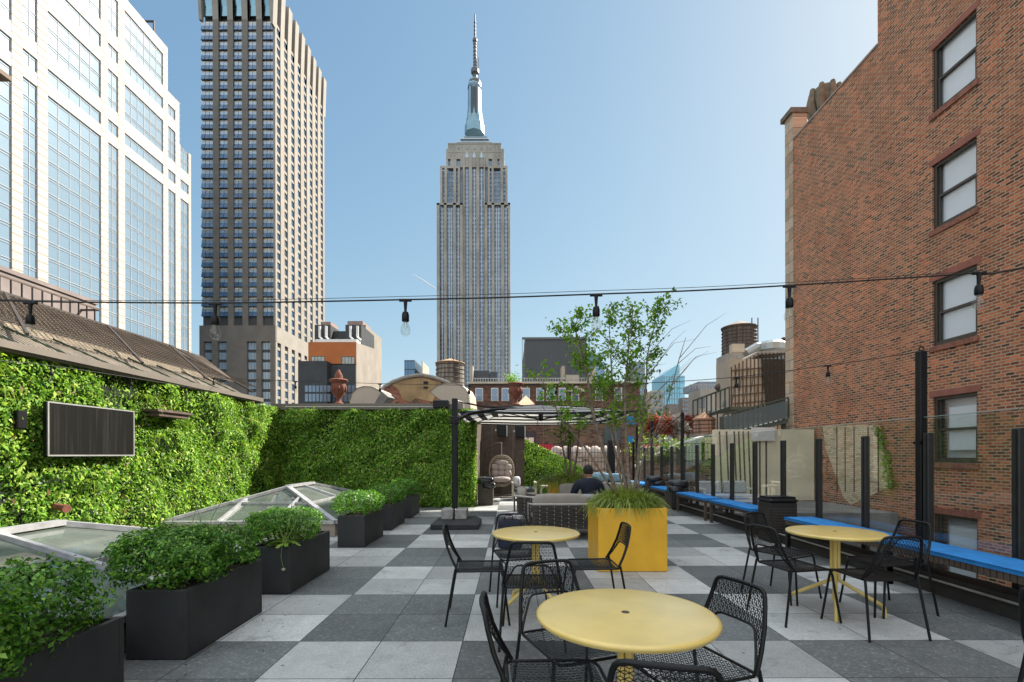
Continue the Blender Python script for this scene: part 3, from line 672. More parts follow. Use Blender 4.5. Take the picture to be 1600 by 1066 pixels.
def make_table():
    t = thing('round_table', '', 'table', (0, 0, 0), 'round yellow metal tables'); r = .39; h = .705
    prof = [(.0, -.03), (r-.03, -.03), (r-.008, -.027), (r, -.016), (r-.001, -.008), (r-.008, -.002), (r-.02, 0), (.011, 0), (.011, -.012), (0, -.012)]
    MB().lathe(prof, (0, 0, h), 72).build('tabletop', M_yel, t, smooth=True)
    MB().lathe([(0, -.011), (.009, -.011), (.011, -.003), (.011, .001), (.017, .002), (.018, .0005)], (0, 0, h), 16).build('centre_plug', M_steel, t)
    for k in range(4):
        a = k*math.pi/2; c, s = math.cos(a), math.sin(a)
        pts = [(c*.024, s*.024, h-.03), (c*.024, s*.024, .3), (c*.032, s*.032, .27), (c*.32, s*.32, .105), (c*.345, s*.345, .085), (c*.35, s*.35, .06), (c*.35, s*.35, .0)]
        MB().tube(pts, .0165, 12).build('leg', M_yel, t, smooth=True)
    MB().lathe([(0, -.045), (.12, -.045), (.12, -.031), (0, -.031)], (0, 0, h), 24).build('mounting_plate', M_yel, t)
    return t
t0 = make_table()
for i, (x, y, a, lab) in enumerate([(.494, 2.13, 20, 'nearest and largest looking round yellow table'), (.211, 4.35, 35, 'middle round yellow table in front of the woven sofa'), (2.88, 4.35, 58, 'round yellow table at the right in front of the blue bench')]):
    c = t0 if i == 0 else copy_tree(t0); c.location = (x, y, 0); c.rotation_euler = (0, 0, R(a)); c['label'] = lab

# ================================================================ planters and shrubs
def planter(x0, x1, y0, y1, h, mat, name, label, cat='planter', group=None, wt=.035):
    t = thing(name, label, cat, ((x0+x1)/2, (y0+y1)/2, 0), group)
    m = MB(); m.box(x0, x1, y0, y0+wt, .004, h).box(x0, x1, y1-wt, y1, .004, h).box(x0, x0+wt, y0+wt, y1-wt, .004, h).box(x1-wt, x1, y0+wt, y1-wt, .004, h)
    m.build('box', mat, t, bev=.006)
    s = MB(); nx, ny = 8, 14
    vs = [(x0+wt+(x1-x0-2*wt)*i/nx, y0+wt+(y1-y0-2*wt)*j/ny, h-.05+rnd.uniform(-.015, .03)) for j in range(ny+1) for i in range(nx+1)]
    s.add(vs, [(j*(nx+1)+i, j*(nx+1)+i+1, (j+1)*(nx+1)+i+1, (j+1)*(nx+1)+i) for j in range(ny) for i in range(nx)])
    s.build('soil', M_soil, t)
    return t
def shrub(label, lobes, n, size, zb, stems=8, loose=.0, mat=None):
    c = lobes[0]; t = thing('box_shrub', label, 'shrub', (c[0], c[1], zb), 'clipped shrubs in the black planters')
    pts = []; nr = []; tot = sum(l[3]*l[4]+l[4]*l[5]+l[3]*l[5] for l in lobes)
    for (x, y, z, rx, ry, rz) in lobes:
        k = int(n*(rx*ry+ry*rz+rx*rz)/tot); th = NR.random(k)*6.283; u = NR.uniform(-.75, 1, k); q = np.sqrt(1-u*u)
        p = .72; sx = np.sign(np.cos(th))*np.abs(np.cos(th))**p; sy = np.sign(np.sin(th))*np.abs(np.sin(th))**p
        ph = NR.uniform(0, 6, 6)
        lump = 1+(.07+loose)*(np.sin(th*5+ph[0]+u*4)+np.sin(th*9+ph[1]-u*7)*.6+np.sin(u*11+ph[2])*.5)
        rr = lump*(1-np.abs(NR.normal(0, .13, k)))
        d_ = np.stack([q**p*sx, q**p*sy, np.sign(u)*np.abs(u)**.85], 1)
        pts.append(np.array([x, y, z])+d_*rr[:, None]*np.array([rx, ry, rz])); nr.append(d_/np.array([rx, ry, rz])*rx+np.array([0, 0, .4]))
    pts = np.concatenate(pts); nr = np.concatenate(nr); pts[:, 2] = np.maximum(pts[:, 2], zb-.02)
    leaves('foliage', pts, nr, size, mat or M_leafb, t, asp=.55, jit=.75)
    m = MB()
    for i in range(stems):
        l = rnd.choice(lobes); a = rnd.random()*6.28
        m.tube([(l[0]+.2*l[3]*math.cos(a), l[1]+.3*l[4]*math.sin(a), zb-.03), (l[0]+.5*l[3]*math.cos(a), l[1]+.6*l[4]*math.sin(a), l[2]+l[5]*.5)], [.009, .004], 5)
    m.build('stem', M_bark, t); return t
PX0, PX1, PH = -2.63, -2.22, .475
pls = [(1.74, 2.79, 'nearest black planter, cut by the left edge of the photo'), (3.317, 4.33, 'second nearest long black planter with overflowing shrub and weeds'),
       (4.875, 5.94, 'third black planter with a dandelion drooping over its corner'), (7.34, 8.4, 'fourth black planter, at the corner of the far skylight'),
       (8.97, 10.07, 'fifth black planter, second from the green back wall'), (10.68, 11.7, 'farthest black planter close to the green back wall')]
for a, b_, lab in pls: planter(PX0, PX1, a, b_, PH, M_black, 'planter', lab, group='black rectangular planters in a row')
zb = PH-.02; xc = -2.43
shrub('spreading glossy green shrub in the nearest black planter', [(xc-.02, 2.0, .62, .34, .3, .22), (xc-.05, 2.42, .64, .3, .3, .22), (xc-.35, 2.15, .6, .25, .4, .2)], 12000, .034, zb, loose=.06)
shrub('dark green shrub spilling left in the second planter', [(xc-.08, 3.6, .64, .36, .34, .2), (xc-.02, 4.0, .63, .3, .35, .17), (xc-.2, 3.75, .7, .3, .3, .14)], 14000, .031, zb, loose=.05)
shrub('rounded dense shrub in the third planter behind the dandelion', [(xc-.05, 5.35, .62, .33, .42, .2), (xc-.1, 5.2, .68, .24, .3, .13)], 9000, .028, zb)
shrub('clipped bright green shrub in the fourth planter', [(xc-.02, 7.72, .64, .34, .42, .19), (xc, 8.1, .62, .3, .3, .17)], 5200, .034, zb)
shrub('clipped bright green shrub in the fifth planter', [(xc, 9.4, .64, .33, .42, .19), (xc, 9.8, .62, .3, .3, .16)], 4200, .036, zb)
shrub('sunlit clipped shrub in the farthest planter', [(xc, 11.1, .66, .32, .42, .2)], 3600, .038, zb)
def weed(label, c, stalks, lv, name='weed', heads=True, size=.16):
    t = thing(name, label, 'weed', c)
    m = MB(); hd = MB()
    for pts in stalks:
        m.tube([Vector(c)+Vector(p) for p in pts], [.0035]+[.0025]*(len(pts)-1), 5)
        if heads: e = Vector(c)+Vector(pts[-1]); hd.blob(e, .016, .016, .014, 8, 6, noise=.5)
    m.build('stalk', pm('pale_green_stalk', (.2, .26, .08), .6), t)
    if heads: hd.build('seed_head', pm('seed_fluff', (.5, .45, .36), 1, 0, .3, 80, 1, 200), t)
    V = []; Q = []
    for i in range(lv):   # toothed strap leaves
        a = rnd.random()*6.28; l = size*rnd.uniform(.6, 1.3); o = len(V); S = 8; dx, dy = math.cos(a), math.sin(a); up = rnd.uniform(.2, 1.2)
        for j in range(S+1):
            s = j/S; w_ = (.012+.022*math.sin(s*3.0))*(1.0 if j % 2 else .55); x, y, z = dx*l*s, dy*l*s, l*(up*s-1.1*s*s*up*.9-.1*s)
            for k in (-1, 1): V.append((c[0]+x-dy*w_*k, c[1]+y+dx*w_*k, c[2]+z))
        for j in range(S): Q.append((o+2*j, o+2*j+1, o+2*j+3, o+2*j+2))
    fast_mesh('leaf', np.array(V), np.array(Q), M_lime, t); return t
weed('dandelion with drooping stalk and toothed leaves on the corner of the third planter', (-2.3, 4.93, .5), [[(0, 0, 0), (.0, -.05, .02), (.0, -.08, -.12), (.03, -.09, -.24)], [(0, 0, 0), (.04, 0, .2), (.06, .05, .45)], [(0, 0, 0), (-.08, 0, .25), (-.1, .05, .5)], [(0, 0, 0), (.1, .02, .2), (.17, .05, .42)]], 16, 'dandelion')
weed('tall weeds with upright leaves rising from the second planter', (-2.62, 3.72, .68), [[(0, 0, 0), (.03, 0, .2), (.04, 0, .34)], [(.1, 0, 0), (.12, .1, .2), (.16, .1, .36)], [(-.1, .05, 0), (-.1, .05, .2), (-.08, .05, .32)], [(.18, .2, 0), (.2, .2, .2), (.28, .2, .34)], [(.05, .3, 0), (.05, .3, .2), (.0, .3, .33)]], 14, size=.22, heads=False)
weed('dandelion clocks hanging over the rim of the nearest planter', (-2.3, 1.92, .48), [[(0, 0, 0), (.05, -.02, .05), (.09, -.02, -.02), (.14, -.03, -.1)], [(0, .0, 0), (.0, .05, .22), (-.05, .1, .33)], [(-.1, 0, .1), (-.2, .05, .34), (-.2, .05, .4)]], 8, 'dandelion', size=.1)
weed('thin sprig sticking out of the farthest shrub', (-2.3, 11.2, .84), [[(0, 0, 0), (.02, 0, .1), (.03, 0, .2)], [(.05, 0, -.1), (.3, -.05, -.12), (.5, -.1, -.25)]], 6, heads=False, size=.1)
# drip irrigation stubs in the two near planters
for (x, y) in ((-2.4, 2.3), (-2.33, 3.95)):
    o = MB().tube([(x, y, PH-.05), (x, y, PH+.13)], .016, 10).build('irrigation_pipe', M_dark); tag(o, 'short dark pipe stub in the soil of the '+('nearest' if y < 3 else 'second')+' planter', 'pipe')

m = MB()
for i in range(260):
    x = -2.2+abs(rnd.gauss(0, .22)) if i < 170 else 3.98-abs(rnd.gauss(0, .3)); y = rnd.uniform(2.6, 11.5); s = rnd.uniform(.004, .014); a = rnd.random()*3.14
    m.add([(x-s*math.cos(a), y-s*math.sin(a), .003), (x+s*.4*math.sin(a), y-s*.4*math.cos(a), .006), (x+s*math.cos(a), y+s*math.sin(a), .004), (x-s*.4*math.sin(a), y+s*.4*math.cos(a), .006)], [(0, 1, 2, 3)])
o = m.build('leaf_litter', M_soil); tag(o, None, None, kind='stuff')
# ---- trees
def stemtree(name, label, cat, planter_top, stems, spread, ntw, lpt, lsize, mat, barkm, bare=0, start=.45, r0=.028, group=None, tl=(.18, .5)):
    base = Vector(planter_top); t = thing(name, label, cat, base, group)
    pts = []; nr = []; tw = MB(); rs_ = random.Random(5)
    for si, st in enumerate(stems):
        s = MB(); path = [Vector(p) for p in st]
        # refine
        ref = []
        for a, b_ in zip(path[:-1], path[1:]):
            for k in range(4): ref.append(a.lerp(b_, k/4)+Vector((rs_.gauss(0, .006), rs_.gauss(0, .006), 0)))
        ref.append(path[-1]); n = len(ref)
        s.tube(ref, [r0*(1-.86*(i/(n-1))) for i in range(n)], 8)
        s.build('trunk', barkm, t, smooth=True)
        for k in range(ntw):
            f = start+(1-start)*rs_.random()**.8; i = min(n-2, int(f*(n-1))); p = ref[i].lerp(ref[i+1], rs_.random())
            a = rs_.random()*6.283; l = rs_.uniform(*tl)*spread*(1.25-f*.6); dirv = Vector((math.cos(a), math.sin(a), rs_.uniform(.2, 1.1))).normalized()
            q = p+dirv*l*.55; e = q+(dirv+Vector((0, 0, rs_.uniform(-.4, .3)))).normalized()*l*.45
            tw.tube([p, q, e], [.005, .0035, .0015], 4, cap=False)
            for j in range(lpt):
                u = rs_.uniform(.25, 1.05); c = p.lerp(q, u/.55) if u < .55 else q.lerp(e, (u-.55)/.45)
                pts.append(c+Vector((rs_.gauss(0, .035), rs_.gauss(0, .035), rs_.gauss(0, .03)))); nr.append((rs_.gauss(0, .5), rs_.gauss(0, .5), 1))
    for k in range(bare):
        st = rs_.choice(stems); p = Vector(st[0]).lerp(Vector(st[-1]), rs_.uniform(.25, .6)); a = rs_.uniform(-.7, .5)
        q = p+Vector((math.cos(a)*.4, math.sin(a)*.3, .35)); e = q+Vector((math.cos(a)*.25, math.sin(a)*.2, rs_.uniform(.1, .45)))
        tw.tube([p, q, e], [.006, .004, .0015], 5, cap=False)
        for j in range(3):
            g0 = q.lerp(e, j/3); tw.tube([g0, g0+Vector((rs_.uniform(.02, .2), rs_.uniform(-.1, .1), rs_.uniform(.05, .2)))], [.003, .001], 4, cap=False)
    tw.build('twigs', barkm, t)
    leaves('crown', np.array(pts), np.array(nr), lsize, mat, t, asp=.5, jit=.7, down=.5)
    return t
planter(1.02, 1.84, 5.78, 6.56, .755, M_yel2, 'planter', 'large square yellow planter holding the multi stemmed tree', group='yellow planters', wt=.02)
D = 6.2
def PP(*a): return [P(px, py, d).to_tuple() for px, py, d in a]
stems = [PP((980, 774, 6.2), (965, 700, 6.2), (958, 640, 6.25), (955, 560, 6.3), (950, 482, 6.4)), PP((985, 775, 6.15), (978, 690, 6.1), (977, 600, 6.0), (982, 540, 5.95), (990, 486, 5.9)),
         PP((990, 774, 6.2), (1000, 690, 6.25), (1008, 620, 6.3), (1014, 550, 6.3), (1028, 478, 6.3)), PP((964, 774, 6.1), (930, 660, 5.9), (918, 590, 5.8), (905, 530, 5.7), (892, 496, 5.6)),
         PP((975, 774, 6.3), (956, 680, 6.6), (932, 600, 6.8), (905, 545, 6.9), (872, 515, 7.0)), PP((995, 772, 6.2), (1005, 715, 6.2), (1040, 640, 6.1), (1062, 560, 6.0), (1072, 528, 6.0)),
         PP((960, 772, 6.2), (915, 700, 6.1), (880, 660, 6.0), (850, 600, 5.9), (842, 588, 5.9))]
M_birch = pm('mottled_young_bark', (.22, .17, .125), .85, 0, .45, 22, .5, 80)
tr = stemtree('multi_stem_tree', 'slender multi stemmed tree with fresh green leaves in the large yellow planter', 'tree', (1.43, 6.2, .76), stems[:3]+stems[3:4], 1.0, 34, 21, .058, M_leaft, M_birch, bare=0, start=.3, group=None, r0=.024)
tw = MB()
for st in stems[4:]: tw.tube(st, [.014, .011, .008, .005, .003], 6)
rs2 = random.Random(3); pts = []
for st in (stems[5], stems[2], stems[0]):
    for k in range(8):
        p = Vector(st[1]).lerp(Vector(st[3]), rs2.random()); a = rs2.uniform(-.5, .5)
        q = p+Vector((.42*math.cos(a), .3*math.sin(a), rs2.uniform(.3, .55)))*rs2.uniform(.6, 1); e = q+Vector((.3*math.cos(a+.3), .1, rs2.uniform(-.02, .3)))
        tw.tube([p, q, e], [.005, .003, .001], 5, cap=False)
for st in (stems[4], stems[6]):
    for k in range(20):
        f = rs2.uniform(.35, 1); i = min(3, int(f*4)); p = Vector(st[i]).lerp(Vector(st[i+1]), f*4-i) if i < 4 else Vector(st[4])
        a = rs2.random()*6.28; e = p+Vector((math.cos(a)*.22, math.sin(a)*.2, rs2.uniform(0, .22)))
        tw.tube([p, e], [.003, .001], 4, cap=False)
        for j in range(13): pts.append(p.lerp(e, rs2.uniform(.2, 1.1))+Vector((rs2.gauss(0, .03), rs2.gauss(0, .03), rs2.gauss(0, .03))))
tw.build('branches', M_birch, tr)
leaves('low_foliage', np.array([tuple(p) for p in pts]), np.tile([0, 0, 1.], (len(pts), 1)), .065, M_leaft, tr, jit=.8, down=.5)
g1 = thing('strappy_grass', 'long drooping grass spilling over the large yellow planter', 'grass', (1.43, 6.17, .74))
blades('blades', (1.43, 6.17, .75), .33, .32, 3400, .24, .0075, M_grass, g1, 1.45, 1.45)
# second yellow planter further back
planter(.9, 1.95, 11.6, 12.3, .72, M_yel2, 'planter', 'second yellow planter further back behind the sofas', group='yellow planters', wt=.03)
g2 = thing('strappy_grass', 'strappy grass in the second yellow planter behind the sofas', 'grass', (1.4, 11.95, .7))
blades('blades', (1.4, 11.95, .72), .6, .42, 1800, .42, .012, M_grass, g2, 1.25, 1.0)
st2 = [PP((888, 750, 11.9), (882, 715, 11.9), (876, 680, 11.8), (878, 640, 11.8)), PP((890, 750, 12), (892, 700, 12.1), (886, 650, 12.2), (880, 630, 12.2)), PP((896, 748, 12), (903, 700, 12), (905, 660, 12), (908, 630, 12))]
stemtree('young_tree', 'small young tree in the second yellow planter under the parasol', 'tree', (1.4, 11.95, .72), st2, 1.1, 22, 12, .075, M_leaft, M_birch, start=.3, r0=.03)
# young tree beyond the rail
st3 = [PP((1030, 745, 19), (1024, 715, 19), (1015, 690, 19)), PP((1032, 745, 19), (1040, 715, 19), (1050, 695, 19)), PP((1029, 745, 19), (1012, 725, 19), (995, 700, 19))]
stemtree('young_tree', 'lime green young tree seen through the glass at the end of the rail', 'tree', (5.7, 19, .2), st3, 2.0, 24, 14, .12, M_lime, M_birch, start=.2, r0=.04)
# ================================================================ skylights
def skylight(label, x0, x1, y0, y1, ze, zr, xr, ya, yb, raf):
    t = thing('hipped_skylight', label, 'skylight', ((x0+x1)/2, (y0+y1)/2, 0), 'hipped glass skylights beside the left wall')
    MB().box(x0, x1, y0, y0+.06, 0.003, ze-.02).box(x0, x1, y1-.06, y1, .003, ze-.02).box(x0, x0+.06, y0+.06, y1-.06, .003, ze-.02).box(x1-.06, x1, y0+.06, y1-.06, .003, ze-.02).build('curb', pm('weathered_curb', (.36, .29, .25), .7, .1, .25, 5, stain=.4), t)
    A, B, C_, D_ = (x0, y0, ze), (x1, y0, ze), (x1, y1, ze), (x0, y1, ze); E, G = (xr, ya, zr), (xr, yb, zr)
    for q in ((A, B, E), (B, C_, G, E), (C_, D_, G), (D_, A, E, G)):
        MB().prism(q, (0, 0, -.02)).build('glass_slope', M_sky_gl, t)
    fr = pm('oxidised_aluminium', (.42, .42, .43), .45, .35, .22, 9, .1, 30)
    def b3(a, b_, w_, up=.02): MB().bar(Vector(a)+Vector((0, 0, up)), Vector(b_)+Vector((0, 0, up)), w_, .05).build('glazing_bar', fr, t)
    for a, b_ in ((A, E), (B, E), (C_, G), (D_, G)): b3(a, b_, .09, .022)
    b3(E, G, .11, .03)
    for a, b_ in ((A, B), (B, C_), (C_, D_), (D_, A)): b3(a, b_, .08, .012)
    lp = lambda a, b_, s: tuple(Vector(a).lerp(Vector(b_), s))
    for s in raf:   # rafters on the long slopes (parallel to X)
        y = y0+(y1-y0)*s; zt = zr; xt = xr
        if y < ya: f = (y-y0)/(ya-y0); xt = x1+(xr-x1)*f; zt = ze+(zr-ze)*f
        if y > yb: f = (y1-y)/(y1-yb); xt = x1+(xr-x1)*f; zt = ze+(zr-ze)*f
        b3((x1, y, ze), (xt, y, zt), .05, .018); xt2 = x0+(xr-x0)*((zt-ze)/(zr-ze)); b3((x0, y, ze), (xt2, y, zt), .05, .018)
    for s in (.33, .66):   # hip-end rafters
        x = x0+(x1-x0)*s; f = min((x-x0)/(xr-x0), (x1-x)/(x1-xr)); b3((x, y0, ze), (x, y0+(ya-y0)*f, ze+(zr-ze)*f), .05, .018)
    f = .5   # mid purlins
    q = [lp(A, E, f), lp(B, E, f), lp(C_, G, f), lp(D_, G, f)]
    for i in range(4): b3(q[i], q[(i+1) % 4], .028, .012)
    # what lies below: pale interior floor
    MB().box(x0+.07, x1-.07, y0+.07, y1-.07, .005, .03).build('inner_sill', pm('dusty_interior', (.17, .18, .16), .9, 0, .5, 1.3, 0, stain=.6), t)
    return t
skylight('near hipped glass skylight cut by the left edge', -5.95, -2.75, .5, 6.3, .235, .72, -4.35, 2.1, 4.71, (.35, .62))
skylight('far hipped glass skylight below the green back wall', -6.0, -3.02, 8.31, 12.5, .235, .74, -4.48, 9.75, 10.98, (.5,))

# ================================================================ wall mounted things on the left
def screen_mat():
    m, n, b = nodes('reflection_streak_screen'); tc = N(n, 'TexCoord'); mp = N(n, 'Mapping'); mp.inputs['Scale'].default_value = (1, 26, .7); L(n, tc.outputs['Object'], mp.inputs[0])
    no = N(n, 'TexNoise'); no.inputs['Scale'].default_value = 1; no.inputs['Detail'].default_value = 4; L(n, mp.outputs[0], no.inputs[0]); rp = N(n, 'ValToRGB'); L(n, no.outputs[0], rp.inputs[0])
    rp.color_ramp.elements[0].position = .52; rp.color_ramp.elements[1].position = .72; rp.color_ramp.elements[0].color = (.012, .012, .011, 1); rp.color_ramp.elements[1].color = (.028, .028, .025, 1)  # vertical streaks put reflections into the screen colour
    L(n, rp.outputs[0], b.inputs['Base Color']); b.inputs['Roughness'].default_value = .3; b.inputs['Specular IOR Level'].default_value = .18; return m
t = thing('flat_screen', 'large black flat screen hung on the left green wall', 'television', (XW+.35, 8, 1))
ya, yb = 6.02*762/726.5, 6.02*762/591; xs = -6.02
m = MB(); m.cbox(xs-.06, xs, ya, yb, 1.385, 2.1, .008); m.build('housing', M_dark, t)
MB().box(xs+.0005, xs+.008, ya+.02, yb-.02, 1.41, 2.08).build('panel', screen_mat(), t)
m = MB().box(xs, xs+.014, ya, ya+.018, 1.385, 2.1).box(xs, xs+.014, yb-.018, yb, 1.385, 2.1).box(xs, xs+.014, ya+.018, yb-.018, 2.082, 2.1).box(xs, xs+.014, ya+.018, yb-.018, 1.385, 1.405); m.build('bezel', M_alu, t)
MB().box(XW-.1, xs-.061, 6.9, 7.3, 1.55, 1.95).build('bracket', M_dark, t)
o = MB().box(XW, XW+.38, 8.12, 9.0, 2.13, 2.17).box(XW, XW+.34, 8.2, 8.95, 2.06, 2.129).build('canopy_shelf', M_steel); tag(o, 'thin brown metal shelf jutting from the green wall right of the screen', 'shelf')
t = thing('wall_speaker', 'small dark speaker half hidden in the green wall left of the screen', 'speaker', (XW+.2, 5.95, 1.8))
MB().cbox(XW+.0, XW+.17, 6.02, 6.15, 1.73, 1.96, .01).build('cabinet', M_dark, t); MB().box(XW-.1, XW+.1, 6.1, 6.2, 1.8, 1.9).build('bracket', M_dark, t)
o = MB().tube([(XW+.1, 6.55, .72), (XW+.32, 6.5, .69)], .045, 14).tube([(XW+.30, 6.505, .69), (XW+.34, 6.495, .685)], .055, 14).build('drain_spout', M_terra); tag(o, 'small terracotta coloured spout low on the left green wall', 'spout')

# ================================================================ parasol
t = thing('cantilever_parasol', 'black and white striped cantilever parasol on a black post', 'parasol', (-1.1, 9.4, 0))
m = MB().cbox(-1.52, -.62, 9.05, 9.95, .004, .1, .012)
m.add([(-1.5, 9.07, .1), (-.64, 9.07, .1), (-.64, 9.93, .1), (-1.5, 9.93, .1), (-1.4, 9.2, .17), (-.74, 9.2, .17), (-.74, 9.8, .17), (-1.4, 9.8, .17)], [(0, 1, 5, 4), (1, 2, 6, 5), (2, 3, 7, 6), (3, 0, 4, 7), (4, 5, 6, 7)])
m.build('base', M_black, t)
for (a, b_, c, d) in ((-1.34, -1.12, 9.2, 9.6), (-1.08, -.86, 9.2, 9.6)): MB().cbox(a, b_, c, d, .172, .36, .012).build('concrete_block', M_rub, t)
MB().cbox(-1.155, -1.045, 9.36, 9.47, .36, 2.48, .012).build('post', M_dark, t)
MB().cbox(-1.185, -1.015, 9.33, 9.5, 1.98, 2.14, .015).tube([(-1.1, 9.33, 2.06), (-1.1, 9.25, 2.06), (-1.1, 9.25, 1.95)], .012, 6).build('crank_box', M_dark, t)
pcx, pcy, hw, ze, za = .70, 11.75, 1.85, 2.27, 2.585
MB().tube([(-1.06, 9.45, 2.08), (-.85, 9.62, 2.2), (-.4, 10.1, 2.32), (.2, 11.0, 2.45), (pcx, pcy, 2.5)], [.045, .04, .035, .03, .03], 8).tube([(-1.1, 9.42, 2.44), (-.6, 10, 2.38), (-.1, 10.6, 2.41)], .018, 6).build('arm', M_dark, t, smooth=True)
mm, n, b = nodes('striped_canvas'); tc = N(n, 'TexCoord'); mp = N(n, 'Mapping'); mp.inputs['Location'].default_value = (-(pcx+1.1), -(pcy-9.4), 0); L(n, tc.outputs['Object'], mp.inputs[0])
sp = N(n, 'SeparateXYZ'); L(n, mp.outputs[0], sp.inputs[0])
mxx = math_(n, 'MAXIMUM', math_(n, 'ABSOLUTE', sp.outputs[0]), math_(n, 'ABSOLUTE', sp.outputs[1]))
st_ = math_(n, 'GREATER_THAN', math_(n, 'FRACT', math_(n, 'DIVIDE', mxx, .30)), .5)
cc = mixc(n, st_, (.68, .66, .62), (.018, .018, .02)); L(n, cc, b.inputs['Base Color']); b.inputs['Roughness'].default_value = .9
tl_ = N(n, 'BsdfTranslucent'); L(n, cc, tl_.inputs[0]); mx = N(n, 'MixShader'); mx.inputs[0].default_value = .35; L(n, b.outputs[0], mx.inputs[1]); L(n, tl_.outputs[0], mx.inputs[2]); L(n, mx.outputs[0], n.nodes['Material Output'].inputs[0])
K = 12; vs = []; fs = []
for j in range(K+1):
    for i in range(K+1):
        a, b2 = (i/K*2-1), (j/K*2-1); r_ = max(abs(a), abs(b2)); rib = abs(abs(a)-abs(b2)) ; z = za-(za-ze)*r_**1.15-.035*r_*min(1, rib*1.5)
        vs.append((pcx+a*hw, pcy+b2*hw, z))
for j in range(K):
    for i in range(K):
        q = [j*(K+1)+i, j*(K+1)+i+1, (j+1)*(K+1)+i+1, (j+1)*(K+1)+i]; fs.append(tuple(q))
MB().add(vs, fs).build('canopy', mm, t, smooth=True)
# hem: valance round the edge
m = MB()
for a, b2, dx, dy in ((-1, -1, 1, 0), (1, -1, 0, 1), (1, 1, -1, 0), (-1, 1, 0, -1)):
    for i in range(K):
        p = [(pcx+(a+dx*2*k/K)*hw, pcy+(b2+dy*2*k/K)*hw) for k in (i, i+1)]; z_ = [vs[0][2] if k in (0, K) else vs[K//2][2] for k in (i, i+1)]
        zz = []
        for k in (i, i+1): s_ = abs(k/K*2-1); zz.append(za-(za-ze)-.035*min(1, (1-s_)*1.5))
        m.add([(p[0][0], p[0][1], zz[0]+.012), (p[1][0], p[1][1], zz[1]+.012), (p[1][0], p[1][1], zz[1]-.025), (p[0][0], p[0][1], zz[0]-.025)], [(0, 1, 2, 3)])
m.build('valance', M_dark, t)
hub = Vector((pcx, pcy, 2.28))
MB().cbox(pcx-.05, pcx+.05, pcy-.05, pcy+.05, 2.2, 2.6, .01).build('hub', M_dark, t)
for k in range(8):
    a = [(-1, -1), (0, -1), (1, -1), (1, 0), (1, 1), (0, 1), (-1, 1), (-1, 0)][k]; e = Vector((pcx+a[0]*hw*.98, pcy+a[1]*hw*.98, ze-(.035 if 0 in a else 0)-.012)); top = Vector((pcx, pcy, 2.6))
    pts = [top, top.lerp(e, .5)+Vector((0, 0, .02)), e]
    rb = MB().tube(pts, .012, 6).build('rib', M_dark, t); MB().tube([Vector((pcx, pcy, 2.24)), top.lerp(e, .52)-Vector((0, 0, .0))], .01, 6).build('strut', M_dark, rb)

# ================================================================ brown screen, egg chair, speakers, fences
t = thing('timber_screen', 'dark brown timber screen behind the hanging egg chair', 'screen', (-.5, 17.2, 0))
MB().box(-1.1, .05, 17.1, 17.3, 0, 2.55).build('panel', M_brown, t)
m = MB()
for x in (-1.08, -.72, -.36, 0.0): m.box(x, x+.05, 17.06, 17.099, .0, 2.55)
m.box(-1.12, .07, 17.05, 17.32, 2.553, 2.62); m.build('batten', pm('brown_timber_batten', (.12, .085, .06), .7, 0, .2, 5), t)
t = thing('side_screen', 'narrow pale edged timber return beside the end of the green wall', 'screen', (-1.05, 14, 0))
MB().box(-1.16, -1.06, YB+.31, 17.0, 0, 2.55).build('panel', M_brown, t); MB().box(-1.05, -.96, YB+.2, YB+.34, 0, 2.58).build('jamb', pm('pale_jamb', (.36, .3, .24), .7, 0, .15, 3), t)
def speaker(label, x, y, z):
    t = thing('wall_speaker', label, 'speaker', (x, y, z), 'black speakers under the parasol')
    MB().cbox(x-.16, x+.16, y-.24, y, z-.2, z+.2, .015).build('cabinet', M_dark, t); MB().box(x+.165, x+.19, y-.2, y-.17, z-.2, z+.18).box(x-.22, x-.19, y-.2, y-.16, z-.02, z+.05).build('bracket', M_white, t)
speaker('black box speaker on the brown screen above the egg chair', -.35, 16.9, 2.22)
speaker('black box speaker right of the brown screen, below the parasol', .28, 17.2, 2.2)
MBp = MB().cbox(.12, .45, 17.2, 17.4, 0, 2.5, .01).build('timber_post', M_brown); tag(MBp, 'dark brown timber post at the left end of the clipped hedge', 'post')
# hanging egg chair
ex, ey = -.36, 15.9; t = thing('hanging_egg_chair', 'hanging wicker egg chair with pale tufted cushions', 'chair', (ex, ey, 0))
m = MB(); m.tube([(ex-.05+.5*math.cos(a), ey+.1+.4*math.sin(a), .03) for a in [k*math.pi/8 for k in range(16)]], .022, 8, closed=True)
m.tube([(ex-.55, ey+.3, .03), (ex-.57, ey+.32, .6), (ex-.55, ey+.32, 1.3), (ex-.42, ey+.25, 1.62), (ex-.2, ey+.1, 1.75), (ex, ey, 1.78), (ex+.02, ey, 1.74)], .026, 8); m.build('stand', M_steel, t, smooth=True)
MB().tube([(ex+.02, ey, 1.76), (ex+.02, ey, 1.34)], .014, 6).build('spring', M_cord, t)
m = MB(); cz = .87
for k in range(13):   # basket ribs, open to the front
    ph = math.pi*.02+k/12*math.pi*.96
    pts = []
    for j in range(17):
        th = -math.pi/2+math.pi*j/16; r_ = .4*math.cos(th)**.75
        pts.append((ex+.02+r_*math.cos(ph), ey+r_*math.sin(ph)*.85, cz+.5*math.sin(th)))
    m.tube(pts, .008, 5, cap=False)
for j in range(2, 15):
    th = -math.pi/2+math.pi*j/16; r_ = .4*math.cos(th)**.75
    m.tube([(ex+.02+r_*math.cos(ph), ey+r_*math.sin(ph)*.85, cz+.5*math.sin(th)) for ph in [math.pi*(.02+.96*q/16) for q in range(17)]], .007, 5, cap=False)
